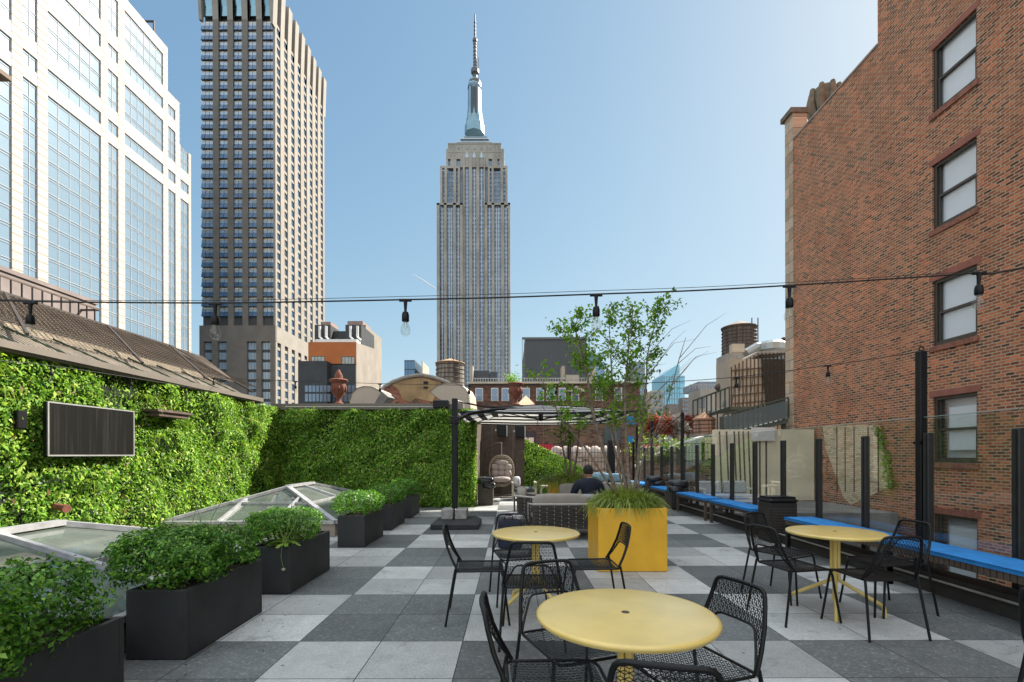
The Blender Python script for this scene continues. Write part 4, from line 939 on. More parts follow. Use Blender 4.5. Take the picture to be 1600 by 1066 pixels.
pts = [(ex+.02+.4*math.cos(a)*abs(math.cos(a))**-.25*1.0 if abs(math.cos(a)) > .05 else ex+.02, ey-.02, cz+.5*math.sin(a)) for a in [2*math.pi*k/32 for k in range(32)]]
m.tube(pts, .02, 7, closed=True); m.build('basket', pm('pale_wicker', (.3, .26, .2), .8, 0, .3, 30), t)
M_eggc = pm('blush_grey_fabric', (.46, .4, .37), .95, 0, .08, 6, .3, 120)
m = MB()
for i in range(3):
    for j in range(2): m.blob((ex-.2+.21*i, ey+.12, .78+.2*j), .12, .09, .115, 12, 8, .8)
m.blob((ex, ey-.04, .6), .32, .3, .09, 16, 8, .7).blob((ex+.02, ey+.1, 1.13), .22, .08, .08, 12, 8, .8); m.build('cushion', M_eggc, t, smooth=True)
# sloped hedge and iron fence at the far end
def zf(u): return 1.95-1.25*np.clip((u-.05)/.95, 0, 1)
hd = living('hedge', 'dense green hedge with a top sloping down to the right', (.42, 17.45, 0), (2.95, 17.5, 0), 0, 1.5, (0, -1, 0), 9000, zf=zf)
hd['category'] = 'hedge'
t = thing('lattice_fence', 'black iron lattice fence closing the far end of the terrace', 'fence', (3, 17.75, 0)); m = MB()
for i in range(34): x = .6+i*.115; m.bar((x, 17.75, .0), (x, 17.75, 1.78), .014)
for z in (.12, .5, .82, 1.14, 1.46, 1.78): m.bar((.6, 17.76, z), (4.42, 17.76, z), .014)
m.build('lattice', M_dark, t)
for x in (.6, 2.05, 3.5, 4.42): MB().cbox(x-.04, x+.04, 17.71, 17.79, 0, 1.85, .006).build('post', M_dark, t)
o = MB().cbox(3.42, 3.66, 17.3, 17.5, 0, 1.9, .01).build('gate_post', M_dark); tag(o, 'thick dark post before the iron lattice fence', 'post')

# ================================================================ bins
def bin_(label, x0, x1, y0, y1, h, mat, bag, grp):
    t = thing('litter_bin', label, 'bin', ((x0+x1)/2, (y0+y1)/2, 0), grp)
    MB().cbox(x0, x1, y0, y1, .01, h-.09, .012).build('body', mat, t)
    m = MB()   # slatted / woven side ribs
    for i in range(12):
        z = .05+i*(h-.2)/12; m.box(x0-.006, x0-.0005, y0+.02, y1-.02, z, z+.02).box(x0+.02, x1-.02, y0-.006, y0-.0005, z, z+.02)
    m.build('weave', M_wicker, t)
    MB().cbox(x0-.012, x1+.012, y0-.012, y1+.012, h-.09, h-.03, .02).box(x0+.0, x1, y0+.05, y1-.05, h-.03, h).build('lid', M_dark, t)
    if bag:
        m = MB(); cx_, cy_ = (x0+x1)/2, (y0+y1)/2
        m.blob((cx_, cy_, h-.09), (x1-x0)/2+.035, (y1-y0)/2+.035, .12, 28, 14, .6, .07); m.blob((cx_+bag*.1, cy_-.12, h-.2), .2, .15, .1, 16, 8, .8, .2)
        m.build('bin_liner', M_bag, t, smooth=True)
    return t
bin_('black woven litter bin between the near bench and the middle bench', 4.04, 4.46, 7.62, 8.02, .72, pm('black_weave_box', (.02, .018, .016), .6, 0, .3, 60, .5, 160), 0, 'litter bins along the rail')
bin_('black bin with a bag folded over it behind the blue benches', 4.0, 4.42, 12.2, 12.6, .72, MATS['black_weave_box'], -1, 'litter bins along the rail')
bin_('farthest black bin on the rail, top covered by its bag', 4.02, 4.44, 14.35, 14.75, .73, MATS['black_weave_box'], 1, 'litter bins along the rail')
bin_('brown bin draped in a black bag beside the egg chair', -.94, -.52, 13.35, 13.7, .76, M_brown, 1, None)

# ================================================================ benches with blue cushions
def bench(label, y0, y1, n=1, apron=False):
    t = thing('bench', label, 'bench', (4.2, (y0+y1)/2, 0), 'benches with blue cushions along the rail'); m = MB(); x0, x1 = 4.03, 4.4
    m.box(x0, x1, y0, y1, .37, .425); m.build('seat_frame', M_steel if not apron else M_dark, t, bev=.004)
    for x in (x0+.025, x1-.025):
        for y in ((y0+.03, y1-.03) if y1-y0 < 2.2 else (y0+.03, 5.25, y1-.03)): MB().box(x-.025, x+.025, y-.028, y+.028, .0, .369).build('leg', M_steel if not apron else M_dark, t)
    if apron:
        a = MB(); k = int((y1-y0)/.055)
        for i in range(k): a.box(x0-.012, x0-.001, y0+i*.055, y0+i*.055+.045, .36, .425)
        a.build('slats', M_brown, t)
    for i in range(n):
        a = y0+(y1-y0)*i/n+.007; b_ = y0+(y1-y0)*(i+1)/n-.007
        c = MB(); nx, ny = 8, max(6, int((b_-a)/.08)); vs = []
        for zz, s in ((.48, 1), (.427, 0)):
            for j in range(ny+1):
                for i in range(nx+1):
                    u, v = i/nx, j/ny; e = min(u, 1-u, v*ny/nx, (1-v)*ny/nx); puff = min(1, e*5)
                    z = zz-(1-puff)**2*.016+.006*math.sin(j*1.7+i)+rnd.uniform(-.002, .002) if s else zz
                    vs.append((x0-.02+(x1-x0+.05)*u, a+(b_-a)*v, z))
        W = nx+1; Q = W*(ny+1)
        fs = [(j*W+i, j*W+i+1, (j+1)*W+i+1, (j+1)*W+i) for j in range(ny) for i in range(nx)]+[(Q+j*W+i, Q+(j+1)*W+i, Q+(j+1)*W+i+1, Q+j*W+i+1) for j in range(ny) for i in range(nx)]
        for i in range(nx): fs += [(i, Q+i, Q+i+1, i+1), (ny*W+i, ny*W+i+1, Q+ny*W+i+1, Q+ny*W+i)]
        for j in range(ny): fs += [(j*W, (j+1)*W, Q+(j+1)*W, Q+j*W), (j*W+nx, Q+j*W+nx, Q+(j+1)*W+nx, (j+1)*W+nx)]
        cu = c.add(vs, fs).build('cushion', M_blue, t, smooth=True)
        MB().tube([(x0-.022, a, .464), (x1+.032, a, .464), (x1+.032, b_, .464), (x0-.022, b_, .464)], .005, 5, closed=True).build('piping', pm('dark_blue_piping', (.008, .13, .4), .8), cu)
    return t
bench('blue cushioned bench running along the right edge in front of the brick wall', 1.3, 7.2, 3, True)
bench('blue cushioned bench between the two dark bins, nearer one', 8.2, 9.96, 2)
bench('blue cushioned bench between the two dark bins, farther one', 10.2, 11.95, 1)
bench('short blue cushioned bench between the two far bins', 12.75, 14.2, 1)
bench('last blue cushioned bench by the far corner of the rail', 14.95, 17.2, 1)

# ================================================================ lounge furniture
def woven_sofa(label, x0, x1, y0, y1, face, cush, zb=.58, cat='sofa', name='woven_sofa'):
    """face: +1 faces +Y, -1 faces -Y, 2 faces +X"""
    t = thing(name, label, cat, ((x0+x1)/2, (y0+y1)/2, 0))
    w_, d_ = (x1-x0, y1-y0) if face in (1, -1) else (y1-y0, x1-x0)
    # local: back along -Y side, faces +Y
    def M(): 
        a = {1: 0, -1: math.pi, 2: -math.pi/2}[face]
        return Matrix.Translation(((x0+x1)/2, (y0+y1)/2, 0)) @ Matrix.Rotation(a, 4, 'Z')
    MM = M(); hw_, hd = w_/2, d_/2
    f = MB(); r = .018
    f.tube([(-hw_, hd, zb-.08), (-hw_, -hd+.1, zb), (-hw_+.05, -hd, zb), (hw_-.05, -hd, zb), (hw_, -hd+.1, zb), (hw_, hd, zb-.08)], r, 8)
    f.tube([(-hw_, hd, .2), (-hw_+.02, -hd+.06, .17), (hw_-.02, -hd+.06, .17), (hw_, hd, .2)], r*.9, 8)
    for s in (-1, 1): f.tube([(s*hw_, hd, zb-.08), (s*(hw_-.01), hd, .0)], r*.8, 8).tube([(s*(hw_-.05), -hd+.06, .17), (s*(hw_-.05), -hd+.08, 0)], r*.8, 8)
    f.xf(MM).build('frame', M_cord, t, smooth=True)
    def strip(p0, p1, out):
        L0 = (Vector(p1)-Vector(p0)).length; nc = max(3, int(L0/.115)); dirv = (Vector(p1)-Vector(p0)).normalized(); o = Vector(out)
        for j in range(12):
            z0, z1 = .185+j*(zb-.2)/12, .185+(j+1)*(zb-.2)/12-.007
            for i in range(nc):
                a = Vector(p0)+dirv*(L0*i/nc); b_ = Vector(p0)+dirv*(L0*(i+1)/nc-.006); q = .012*((i+j) % 2)
                sp_.add([a+o*q+Vector((0, 0, z0)), b_+o*q+Vector((0, 0, z0)), b_+o*q+Vector((0, 0, z1)), a+o*q+Vector((0, 0, z1)),
                         a-o*.01+Vector((0, 0, z0)), b_-o*.01+Vector((0, 0, z0)), b_-o*.01+Vector((0, 0, z1)), a-o*.01+Vector((0, 0, z1))],
                        [(0, 1, 2, 3), (7, 6, 5, 4), (0, 4, 5, 1), (1, 5, 6, 2), (2, 6, 7, 3), (3, 7, 4, 0)])
                if (i+j) % 2 == 0 and i: cd.bar(a+o*.018+Vector((0, 0, z0)), a+o*.018+Vector((0, 0, z1)), .009)
    for q0, q1, oo, nm in (((-hw_+.04, -hd, 0), (hw_-.04, -hd, 0), (0, -1, 0), 'woven_back'), ((-hw_, hd-.05, 0), (-hw_, -hd+.06, 0), (-1, 0, 0), 'woven_side'), ((hw_, -hd+.06, 0), (hw_, hd-.05, 0), (1, 0, 0), 'woven_side')):
        sp_ = MB(); cd = MB(); strip(q0, q1, oo); wv = sp_.xf(MM).build(nm, M_wicker, t); cd.xf(MM).build('lacing', M_cord, wv)
    k = cush; 
    for i in range(k):
        a = -hw_+.04+(w_-.08)*i/k; b_ = a+(w_-.08)/k-.01
        MB().cbox(a, b_, -hd+.05, hd, .22, .38, .035).xf(MM).build('seat_cushion', M_cush, t, smooth=True)
        MB().blob(((a+b_)/2, -hd+.14, .55), (b_-a)/2, .1, .2, 24, 12, .42).xf(MM).build('back_cushion', M_cush, t, smooth=True)
    return t
ws = woven_sofa('long woven back sofa with its back to the camera, left of the yellow planter', .29, 2.25, 7.9, 8.75, 1, 2, .585)
woven_sofa('woven armchair facing right at the left of the lounge group', .05, .9, 9.3, 10.2, 2, 1, .6, 'armchair', 'woven_armchair')
woven_sofa('woven sofa with grey cushions facing the camera, behind the seated person', 1.0, 2.5, 10.3, 11.1, -1, 2, .5)
o = MB().blob((1.25, 8.2, .58), .24, .09, .15, 20, 12, .5).build('throw_pillow', pm('blue_grey_fabric', (.32, .33, .34), .95, 0, .15, 20, .3, 100), smooth=True); tag(o, 'small blue grey throw pillow on the sofa left of the person', 'pillow')
t = thing('coffee_table', 'low coffee table between the sofas with papers on it', 'table', (1.2, 9.5, 0))
MB().cbox(1.0, 1.75, 9.2, 9.8, .34, .37, .008).build('tabletop', M_cord, t)
for x in (1.04, 1.71):
    for y in (9.24, 9.76): MB().bar((x, y, 0), (x, y, .34), .03).build('leg', M_cord, t)
o = MB().box(1.02, 1.2, 9.3, 9.55, .372, .39).add([(1.12, 9.3, .392), (1.22, 9.28, .55), (1.22, 9.5, .56), (1.12, 9.52, .392)], [(0, 1, 2, 3)]).build('magazine', M_white); tag(o, 'open white magazine lying on the coffee table', 'magazine')
# navy bag with white towel
t = thing('tote_bag', 'navy blue bag standing on the paving behind the middle table', 'bag', (-.02, 7.3, 0))
m = MB().blob((-.03, 7.3, .2), .19, .12, .24, 20, 12, .45, .04); m.v = [(x, y, max(.004, z)) for x, y, z in m.v]; m.build('body', pm('navy_fabric', (.012, .016, .035), .8, 0, .2, 10, .3, 60), t, smooth=True)
MB().tube([(-.12, 7.22, .4), (-.1, 7.2, .5), (0, 7.2, .5), (.02, 7.22, .4)], .008, 6).build('handle', M_dark, t)
o = MB().blob((.04, 7.34, .46), .13, .08, .06, 18, 10, 1, .5).blob((-.06, 7.32, .47), .06, .05, .05, 12, 8, 1, .5).build('towel', pm('white_towel', (.6, .57, .55), .95, 0, .1, 20, .8, 60), smooth=True); tag(o, 'crumpled white towel on top of the navy bag', 'towel')
# white loungers at the far left, and low side table
t = thing('lounge_chair', 'low pale framed lounge chair with dark cushion beyond the egg chair', 'chair', (.3, 15, 0))
x0, x1, y0, y1 = .02, .72, 14.7, 15.5; m = MB()
for x in (x0, x1):
    m.box(x-.03, x+.03, y0, y0+.06, 0, .5).box(x-.03, x+.03, y1-.06, y1, 0, .5).box(x-.035, x+.035, y0-.01, y1+.01, .5, .55)
m.box(x0+.03, x1-.03, y0+.01, y0+.05, .18, .25).box(x0+.03, x1-.03, y1-.05, y1-.01, .18, .25).build('frame', pm('pale_teak', (.45, .4, .33), .7, 0, .15, 9), t)
MB().cbox(x0+.04, x1-.04, y0+.02, y1-.02, .26, .38, .03).build('cushion', pm('dark_slate_fabric', (.04, .055, .065), .9), t, smooth=True)
o = MB().blob((.14, 15.1, .55), .12, .16, .17, 16, 10, .6).build('throw_pillow', pm('striped_pale_pillow', (.5, .5, .52), .9, 0, .5, 9), smooth=True); tag(o, 'pale pillow leaning in the low lounge chair', 'pillow')
t = thing('side_table', 'small low pale side table right of the lounge chair', 'table', (1.1, 14.9, 0))
m = MB().box(.86, 1.28, 14.7, 15.1, .4, .45).build('tabletop', MATS['pale_teak'], t)
for x in (.88, 1.23):
    for y in (14.73, 15.04): MB().box(x-.02, x+.03, y-.03, y+.03, 0, .399).build('leg', MATS['pale_teak'], t)
t = thing('lounge_bench', 'long white framed lounge bench with dark cushions behind the tree', 'bench', (3.2, 16.4, 0)); m = MB()
x0, x1, y0, y1 = 2.2, 4.0, 16.1, 16.9
for x in (x0, (x0+x1)/2, x1): m.box(x-.03, x+.03, y0, y0+.06, 0, .5).box(x-.03, x+.03, y1-.06, y1, 0, .62)
m.box(x0, x1, y0-.005, y0+.055, .38, .46).box(x0, x1, y1-.05, y1+.01, .55, .62).build('frame', M_white, t)
for k in range(2): MB().cbox(x0+.04+.88*k, x0+.88+.88*k, y0+.07, y1-.07, .3, .43, .03).cbox(x0+.06+.88*k, x0+.86+.88*k, y1-.25, y1-.08, .431, .72, .04).build('cushion', MATS['dark_slate_fabric'], t, smooth=True)
o = MB().blob((3.0, 16.55, .62), .3, .12, .16, 16, 10, .6, .1).blob((3.5, 16.55, .6), .22, .12, .15, 16, 10, .6, .1).build('throw_pillow', pm('pale_blue_fabric', (.2, .33, .42), .9, 0, .3, 8), smooth=True); tag(o, 'pale blue pillows heaped on the white lounge bench', 'pillow')
# ================================================================ person seated on the sofa, back to the camera
def person():
    px, py = 1.33, 8.42
    t = thing('person', 'person with short dark hair in a navy top sitting on the woven sofa', 'person', (px, py, 0))
    J = [(0, 0, .50, .15), (0, -.03, .64, .135), (-.01, -.06, .78, .15), (-.02, -.07, .89, .13), (-.02, -.05, .955, .062), (-.02, -.025, 1.01, .055)]
    E = [(0, 1), (1, 2), (2, 3), (3, 4), (4, 5)]
    def add(pt, par): J.append(pt); E.append((par, len(J)-1)); return len(J)-1
    hands = []
    for s in (-1, 1):
        a = add((s*.12-.02, -.07, .9, .085), 3); a = add((s*.2-.02, -.06, .87, .066), a)
        e = add((s*.27-.02, .02 if s < 0 else .0, .64, .046), a); w_ = add((s*.16-.02, .25, .57, .03), e); hands.append(w_)
        h = add((s*.1, .06, .47, .1), 0); k = add((s*.15, .48, .5, .06), h); an = add((s*.14, .52, .09, .04), k); add((s*.15, .68, .04, .03), an)
    def skin(name, J, E, mat, parent, root=0, sub=2):
        me = bpy.data.meshes.new(name); me.from_pydata([j[:3] for j in J], E, []); o = bpy.data.objects.new(name, me); COL.objects.link(o); o.parent = parent
        m = o.modifiers.new('skin', 'SKIN'); 
        if not me.skin_vertices: me.attributes
        lay = me.skin_vertices[0].data if len(me.skin_vertices) else None
        if lay is not None:
            for i, j in enumerate(J): lay[i].radius = (j[3], j[3]*(.72 if 'torso' in name else .9)); lay[i].use_root = (i == root)
        s_ = o.modifiers.new('sub', 'SUBSURF'); s_.levels = sub; s_.render_levels = sub; me.materials.append(mat); return o, lay
    return t, J, E, hands, px, py
def skinned(name, J, E, mat, parent, sub=2, flat=1.0):
    me = bpy.data.meshes.new(name); me.from_pydata([j[:3] for j in J], E, []); o = bpy.data.objects.new(name, me); COL.objects.link(o)
    bpy.context.view_layer.objects.active = o
    m = o.modifiers.new('skin', 'SKIN'); m.use_smooth_shade = True
    if not len(me.skin_vertices):
        with bpy.context.temp_override(object=o, active_object=o): 
            try: bpy.ops.object.modifier_add(type='SKIN'); o.modifiers.remove(o.modifiers[-1])
            except Exception as e: print('skin', e)
    if len(me.skin_vertices):
        for i, j in enumerate(J):
            me.skin_vertices[0].data[i].radius = (j[3], j[3]*flat); me.skin_vertices[0].data[i].use_root = (i == 0)
    else: print('NO SKIN LAYER')
    s_ = o.modifiers.new('sub', 'SUBSURF'); s_.levels = sub; s_.render_levels = sub
    me.materials.append(mat)
    # bake to a plain mesh
    dg = bpy.context.evaluated_depsgraph_get(); ev_ = bpy.data.meshes.new_from_object(o.evaluated_get(dg)); o.modifiers.clear(); o.data = ev_
    if not ev_.materials: ev_.materials.append(mat)
    for p in ev_.polygons: p.use_smooth = True
    o.parent = parent; return o
t, J, E, hands, px, py = person()
M_skin = pm('skin', (.42, .24, .17), .55, 0, .06, 12); M_navy = pm('navy_shirt_fabric', (.01, .014, .028), .9, 0, .2, 10, .3, 60)
# body in skin, clothing as slightly larger shells
skinned('body', [(x, y, z, r*(.8 if r > .06 else 1)) for x, y, z, r in J], E, M_skin, t)
shJ = [(x, y, z, r*1.09) for x, y, z, r in J]
top_ids = [0, 1, 2, 3]
arm = []
SJ = [shJ[i] for i in top_ids]; SE = [(0, 1), (1, 2), (2, 3)]
for s in (-1, 1):
    SJ.append((s*.12-.02, -.07, .9, .098)); SE.append((3, len(SJ)-1)); SJ.append((s*.2-.02, -.06, .87, .08)); SE.append((len(SJ)-2, len(SJ)-1)); SJ.append((s*.27-.02, .01, .66, .062)); SE.append((len(SJ)-2, len(SJ)-1))
SJ.append((-.02, -.055, .945, .078)); SE.append((3, len(SJ)-1))
skinned('shirt', SJ, SE, M_navy, t)
TJ = [(0, .0, .5, .165)]; TE = []
for s in (-1, 1):
    TJ.append((s*.1, .06, .47, .112)); TE.append((0, len(TJ)-1)); TJ.append((s*.15, .48, .5, .072)); TE.append((len(TJ)-2, len(TJ)-1)); TJ.append((s*.14, .52, .12, .055)); TE.append((len(TJ)-2, len(TJ)-1))
skinned('trousers', TJ, TE, pm('grey_trousers', (.06, .06, .07), .9), t)
hx, hy, hz = px-.02, py+.0, 1.09
m = MB(); m.blob((hx, hy, hz), .076, .094, .112, 24, 18, .95); m.blob((hx, hy+.03, hz-.075), .055, .06, .045, 16, 10)
m.add([(hx-.014, hy+.088, hz-.03), (hx+.014, hy+.088, hz-.03), (hx, hy+.088, hz+.015), (hx, hy+.116, hz-.028)], [(0, 1, 3), (1, 2, 3), (2, 0, 3)])
head = m.build('head', M_skin, t, smooth=True)
for s in (-1, 1):
    MB().blob((hx+s*.079, hy-.005, hz-.01), .012, .022, .032, 12, 8).build('ear', M_skin, t, smooth=True)
    MB().blob((hx+s*.03, hy+.084, hz+.01), .013, .01, .008, 10, 6).build('eye', M_white, t, smooth=True)
MB().blob((hx, hy+.088, hz-.058), .024, .008, .007, 12, 6).build('mouth', pm('lips', (.35, .12, .1), .5), t, smooth=True)
m = MB(); n0 = 26; 
m.blob((hx, hy-.01, hz+.03), .086, .1, .102, 28, 18, .95, .05); m.v = [(x, y, max(z, hz-.075-.3*(y-hy) if y < hy-.02 else hz+.0+.7*(y-hy))) for x, y, z in m.v]
m.build('hair', pm('dark_hair', (.012, .009, .008), .6, 0, .5, 60, 1, 250), t, smooth=True)
for w_ in hands:
    wx, wy, wz, _ = J[w_]; s = -1 if wx < 0 else 1
    HJ = [(wx, wy, wz, .026), (wx-s*.02, wy+.05, wz-.01, .03)]; HE = [(0, 1)]
    skinned('palm', HJ, HE, M_skin, t, 1, .5)
    for k, ln in enumerate((.07, .08, .075, .06)):
        ox = -s*.02+(k-1.5)*.018
        MB().tube([(px+wx+ox, py+wy+.06, wz-.01), (px+wx+ox*1.1, py+wy+.06+ln*.45, wz+.0), (px+wx+ox*1.1, py+wy+.06+ln*.8, wz-.02), (px+wx+ox, py+wy+.06+ln*.9, wz-.045)], [.009, .0085, .008, .006], 8).build('finger', M_skin, t, smooth=True)
    MB().tube([(px+wx-s*.03, py+wy+.02, wz), (px+wx-s*.055, py+wy+.05, wz), (px+wx-s*.06, py+wy+.08, wz-.01)], [.011, .01, .007], 8).build('thumb', M_skin, t, smooth=True)
t.location.z = 0
# ================================================================ string lights
M_wire = pm('black_cable', (.012, .012, .012), .6)
M_fil = pm('filament', (.3, .22, .12), .4, .6)
def bulb(parent, p, s=1.0, tilt=(0, 0)):
    x, y, z = p
    MB().tube([(x-.035*s, y, z+.0), (x+.035*s, y, z+.0)], .009*s, 8).tube([(x, y, z), (x, y, z-.07*s)], [.012*s, .0065*s], 8).lathe([(0, -.062*s), (.016*s, -.068*s), (.021*s, -.085*s), (.021*s, -.118*s), (.018*s, -.122*s)][::-1], (x, y, z), 14).build('socket', M_dark, parent, smooth=True)
    so = parent.children[-1]
    pr = [(.014, -.12), (.016, -.13), (.026, -.155), (.0285, -.17), (.026, -.188), (.017, -.2), (.006, -.206), (0, -.207)]
    MB().lathe([(a*s, b_*s) for a, b_ in pr[::-1]], (x, y, z), 20).build('bulb', M_bulb, parent, smooth=True)
    MB().tube([(x-.006*s, y, z-.122*s), (x-.008*s, y, z-.155*s), (x, y, z-.168*s), (x+.008*s, y, z-.155*s), (x+.006*s, y, z-.122*s)], .0012*s, 4).build('filament', M_fil, parent)
def depth_line(px, a, b_):   # depth at which the vertical plane a-b meets pixel column px
    k = (px-CX)/F; (xa, ya), (xb, yb) = a, b_
    # X = k*d, and point = a + s(b-a)
    s = (k*ya-xa)/((xb-xa)-k*(yb-ya)); return ya+s*(yb-ya)
def string(label, a, b_, pts, bulbs, wire=.0035, s=1.0, second=None, ext0=None, ext1=None):
    t = thing('string_lights', label, 'string lights', P(pts[0][0], pts[0][1], depth_line(pts[0][0], a, b_)), 'string lights over the terrace')
    path = [P(px, py, depth_line(px, a, b_)) for px, py in pts]
    if ext0: path = [Vector(ext0)]+path
    if ext1: path = path+[Vector(ext1)]
    # smooth (Catmull-Rom)
    out = []; n = len(path)
    for i in range(n-1):
        p0, p1, p2, p3 = path[max(0, i-1)], path[i], path[i+1], path[min(n-1, i+2)]
        for k in range(6):
            u = k/6; out.append(.5*((2*p1)+(-p0+p2)*u+(2*p0-5*p1+4*p2-p3)*u*u+(-p0+3*p1-3*p2+p3)*u**3))
    out.append(path[-1]); MB().tube(out, wire, 6).build('cable', M_wire, t)
    if second:
        o2 = [p+Vector((0, 0, second*math.sin(math.pi*i/(len(out)-1))+.002)) for i, p in enumerate(out)]; MB().tube(o2, .0016, 5).build('support_wire', M_wire, t)
    for px, py in bulbs: bulb(t, P(px, py, depth_line(px, a, b_)), s)
    return t
string('nearest string of clear bulbs crossing the whole picture', (-6, 2.6), (4.5, 2.6), [(0, 468), (150, 471), (337, 472.5), (500, 470.5), (634, 468), (780, 465), (932, 460), (1080, 455), (1234, 447), (1380, 438), (1530, 428), (1600, 421)],
       [(48, 472), (337, 474), (634, 469), (932, 461.5), (1234, 448.5), (1530, 429)], .0042, .93, .016, (-6.2, 2.6, 2.32), (4.5, 2.6, 2.72))
string('second string of bulbs running from the light pole to the left roof', (4.5, 5.37), (-6.3, 10.2), [(1442, 550), (1380, 560), (1294, 572), (1151, 590), (1010, 599), (869, 602), (730, 602), (594, 599), (462, 595), (333, 590)],
       [(1440, 551), (1294, 573), (1151, 591), (1009, 600), (869, 603), (733, 603), (594, 600), (462, 596), (334, 591)], .0045, 1.05)
string('small string of bulbs under the eave of the left roof', (-5.95, 3), (-5.95, 12), [(-20, 560), (80, 570), (205, 589), (330, 610)], [(80, 571), (205, 590), (290, 603)], .004, 1.0)
# bracing cable from the far light pole
o = MB().tube([P(1068, 646, 12.7), (P(985, 716, 15)), P(960, 735, 16)], .012, 5).build('guy_wire', M_wire); tag(o, 'dark slanting cable running down from the light pole behind the middle bin', 'cable')
# ================================================================ city beyond
def slab(px0, px1, d, depth, py, zb=-42, m=None): 
    m = m or MB(); return m.box(X(px0, d), X(px1, d), d, d+depth, zb, Z(py, d))
def quadbox(m, px0, px1, d, t_, py0, py1): # thin box on the plane facing the camera; py0 top, py1 bottom
    return m.box(X(px0, d), X(px1, d), d-t_, d-.0005, Z(py1, d), Z(py0, d))
def wb(px0, px1, d, t_, py0, py1): return (X(px0, d), X(px1, d), d-t_, d-.002, Z(py1, d), Z(py0, d))
M_wg = mirrorglass('blue_window_glass', (.05, .1, .17), (.2, .32, .45), .12)
M_dg = mirrorglass('dark_window_glass', (.05, .07, .1), (.22, .29, .37), .12, metal=.6)

# ---- famous setback skyscraper (stone piers, tall mast)
D = 450.0
M_lime = pm('warm_grey_limestone', (.36, .33, .28), .85, 0, .22, .07, 0, stain=.35); M_sp = pm('grey_blue_spandrel', (.2, .235, .27), .5, .3, .15, .2)
t = thing('setback_skyscraper', 'very tall setback stone skyscraper with a tapering mast in the centre', 'building', (X(740, D), D, -42))
m = MB()
def tier(px0, px1, d0, py, m=m, dep=38, zb=-42): m.box(X(px0, D), X(px1, D), D+d0, D+dep, zb, Z(py, D))
tier(684, 723, 3.2, 322); tier(759, 797, 3.2, 322); tier(723.01, 758.99, 6, 236)
tier(689, 723, 5, 262, zb=Z(321.9, D)); tier(759, 793, 5, 262, zb=Z(321.9, D)); tier(700, 723, 6, 236, zb=Z(261.9, D)); tier(759, 787, 6, 236, zb=Z(261.9, D))
m.build('core', M_sp, t)
m = MB()
strips = {'L': [(687.5, 694.3), (698.5, 708.7), (713, 719.5)], 'C': [(726.5, 733), (738, 744.6), (749.3, 756.3)], 'R': [(762, 769), (773, 783.5), (788.5, 794.5)]}
def piers(px0, px1, gaps, y0, y1, py_top, py_bot=760):
    xs = [px0]+[q for gp in gaps for q in gp]+[px1]
    for i in range(0, len(xs), 2): m.box(X(xs[i], D), X(xs[i+1], D), D+y0, D+y1, Z(py_bot, D), Z(py_top, D))
piers(683, 723.5, strips['L'], 0, 3.2, 317); piers(758.5, 798, strips['R'], 0, 3.2, 317); piers(723.5, 758.5, strips['C'], 3.4, 6, 240)
m.box(X(683, D), X(723.5, D), D, D+3.1, Z(320, D), Z(317, D)).box(X(758.5, D), X(798, D), D, D+3.1, Z(320, D), Z(317, D))
piers(688, 719, [(691.5, 695), (699, 709), (713, 716)], 2.0, 5.0, 257, 317); piers(763, 794, [(766, 769), (772, 783), (787, 790.5)], 2.0, 5.0, 257, 317)
for a, b_ in ((688, 719), (763, 794)): m.box(X(a, D), X(b_, D), D+2.05, D+5, Z(260.5, D), Z(257, D))
piers(697, 788.5, [(700, 704), (713.5, 719.5), (764, 769.5), (778, 781)], 4.2, 8, 240, 257)
m.box(X(697, D), X(726.5, D), D+4.25, D+30, Z(244, D), Z(228, D)).box(X(756.3, D), X(788.5, D), D+4.25, D+30, Z(244, D), Z(228, D))
m.box(X(700, D), X(784, D), D+4.3, D+30, Z(232, D), Z(219, D)).box(X(726.5, D), X(756.3, D), D+4.1, D+8, Z(240, D), Z(230, D))
m.box(X(683, D), X(688, D), D+3.2, D+38, -42, Z(319, D)).box(X(794, D), X(798, D), D+3.2, D+38, -42, Z(319, D))
for px0, px1, p0, p1, dd in ((697, 788.5, 244, 242.8, 4.1), (700, 784, 234, 232.6, 4.05), (700, 784, 220.5, 219, 4.0)): m.box(X(px0, D)-.2, X(px1, D)+.2, D+dd, D+dd+.24, Z(p0, D), Z(p1, D))
for q in (704, 710, 722, 762, 774, 780): m.box(X(q-.5, D), X(q+.5, D), D+3.95, D+4.3, Z(240, D), Z(219, D))
m.build('stone_pier', M_lime, t)
m = MB(); 
for a, b_, p0, p1 in ((711, 771, 219, 215.5), (713, 769, 215.5, 212), (716, 765, 212, 208.5), (721, 762, 208.5, 203)): m.box(X(a, D)+.01*p0, X(b_, D), D+8+(219-p0)*.1, D+30, Z(p1, D)-2.2, Z(p1, D))
m.build('stepped_crown', pm('blue_grey_steel', (.2, .25, .28), .45, .4, .1, .2), t)
m = MB(); 
for a, b_, p0, p1 in ((710, 773, 219.1, 217.5), (713, 770, 214.2, 213), (719, 764, 208.8, 207.6)): m.box(X(a, D), X(b_, D), D+7.6, D+30.4, Z(p0, D), Z(p1, D))
m.build('crown_edge', pm('pale_steel', (.5, .55, .56), .4, .3), t)
m = MB()   # mast: winged octagonal shaft
cy_ = D+19; Dk = D; D = cy_; cx_ = X(742.5, D)
px2m = D/F
prof = [(15.5, 203), (15, 196), (13.2, 194), (12.6, 185), (11.5, 183), (10.8, 172), (10.4, 168), (10.2, 142), (10.5, 140), (10.5, 134), (9, 131.5), (9, 127), (7.4, 126)]
m.lathe([(r_*px2m, Z(p, D)) for r_, p in [(15.5, 210)]+prof], (cx_, cy_, 0), 8); m.build('mast_base', mirrorglass('mast_metal', (.13, .25, .3), (.28, .42, .48), .35, metal=.45), t)
m = MB()
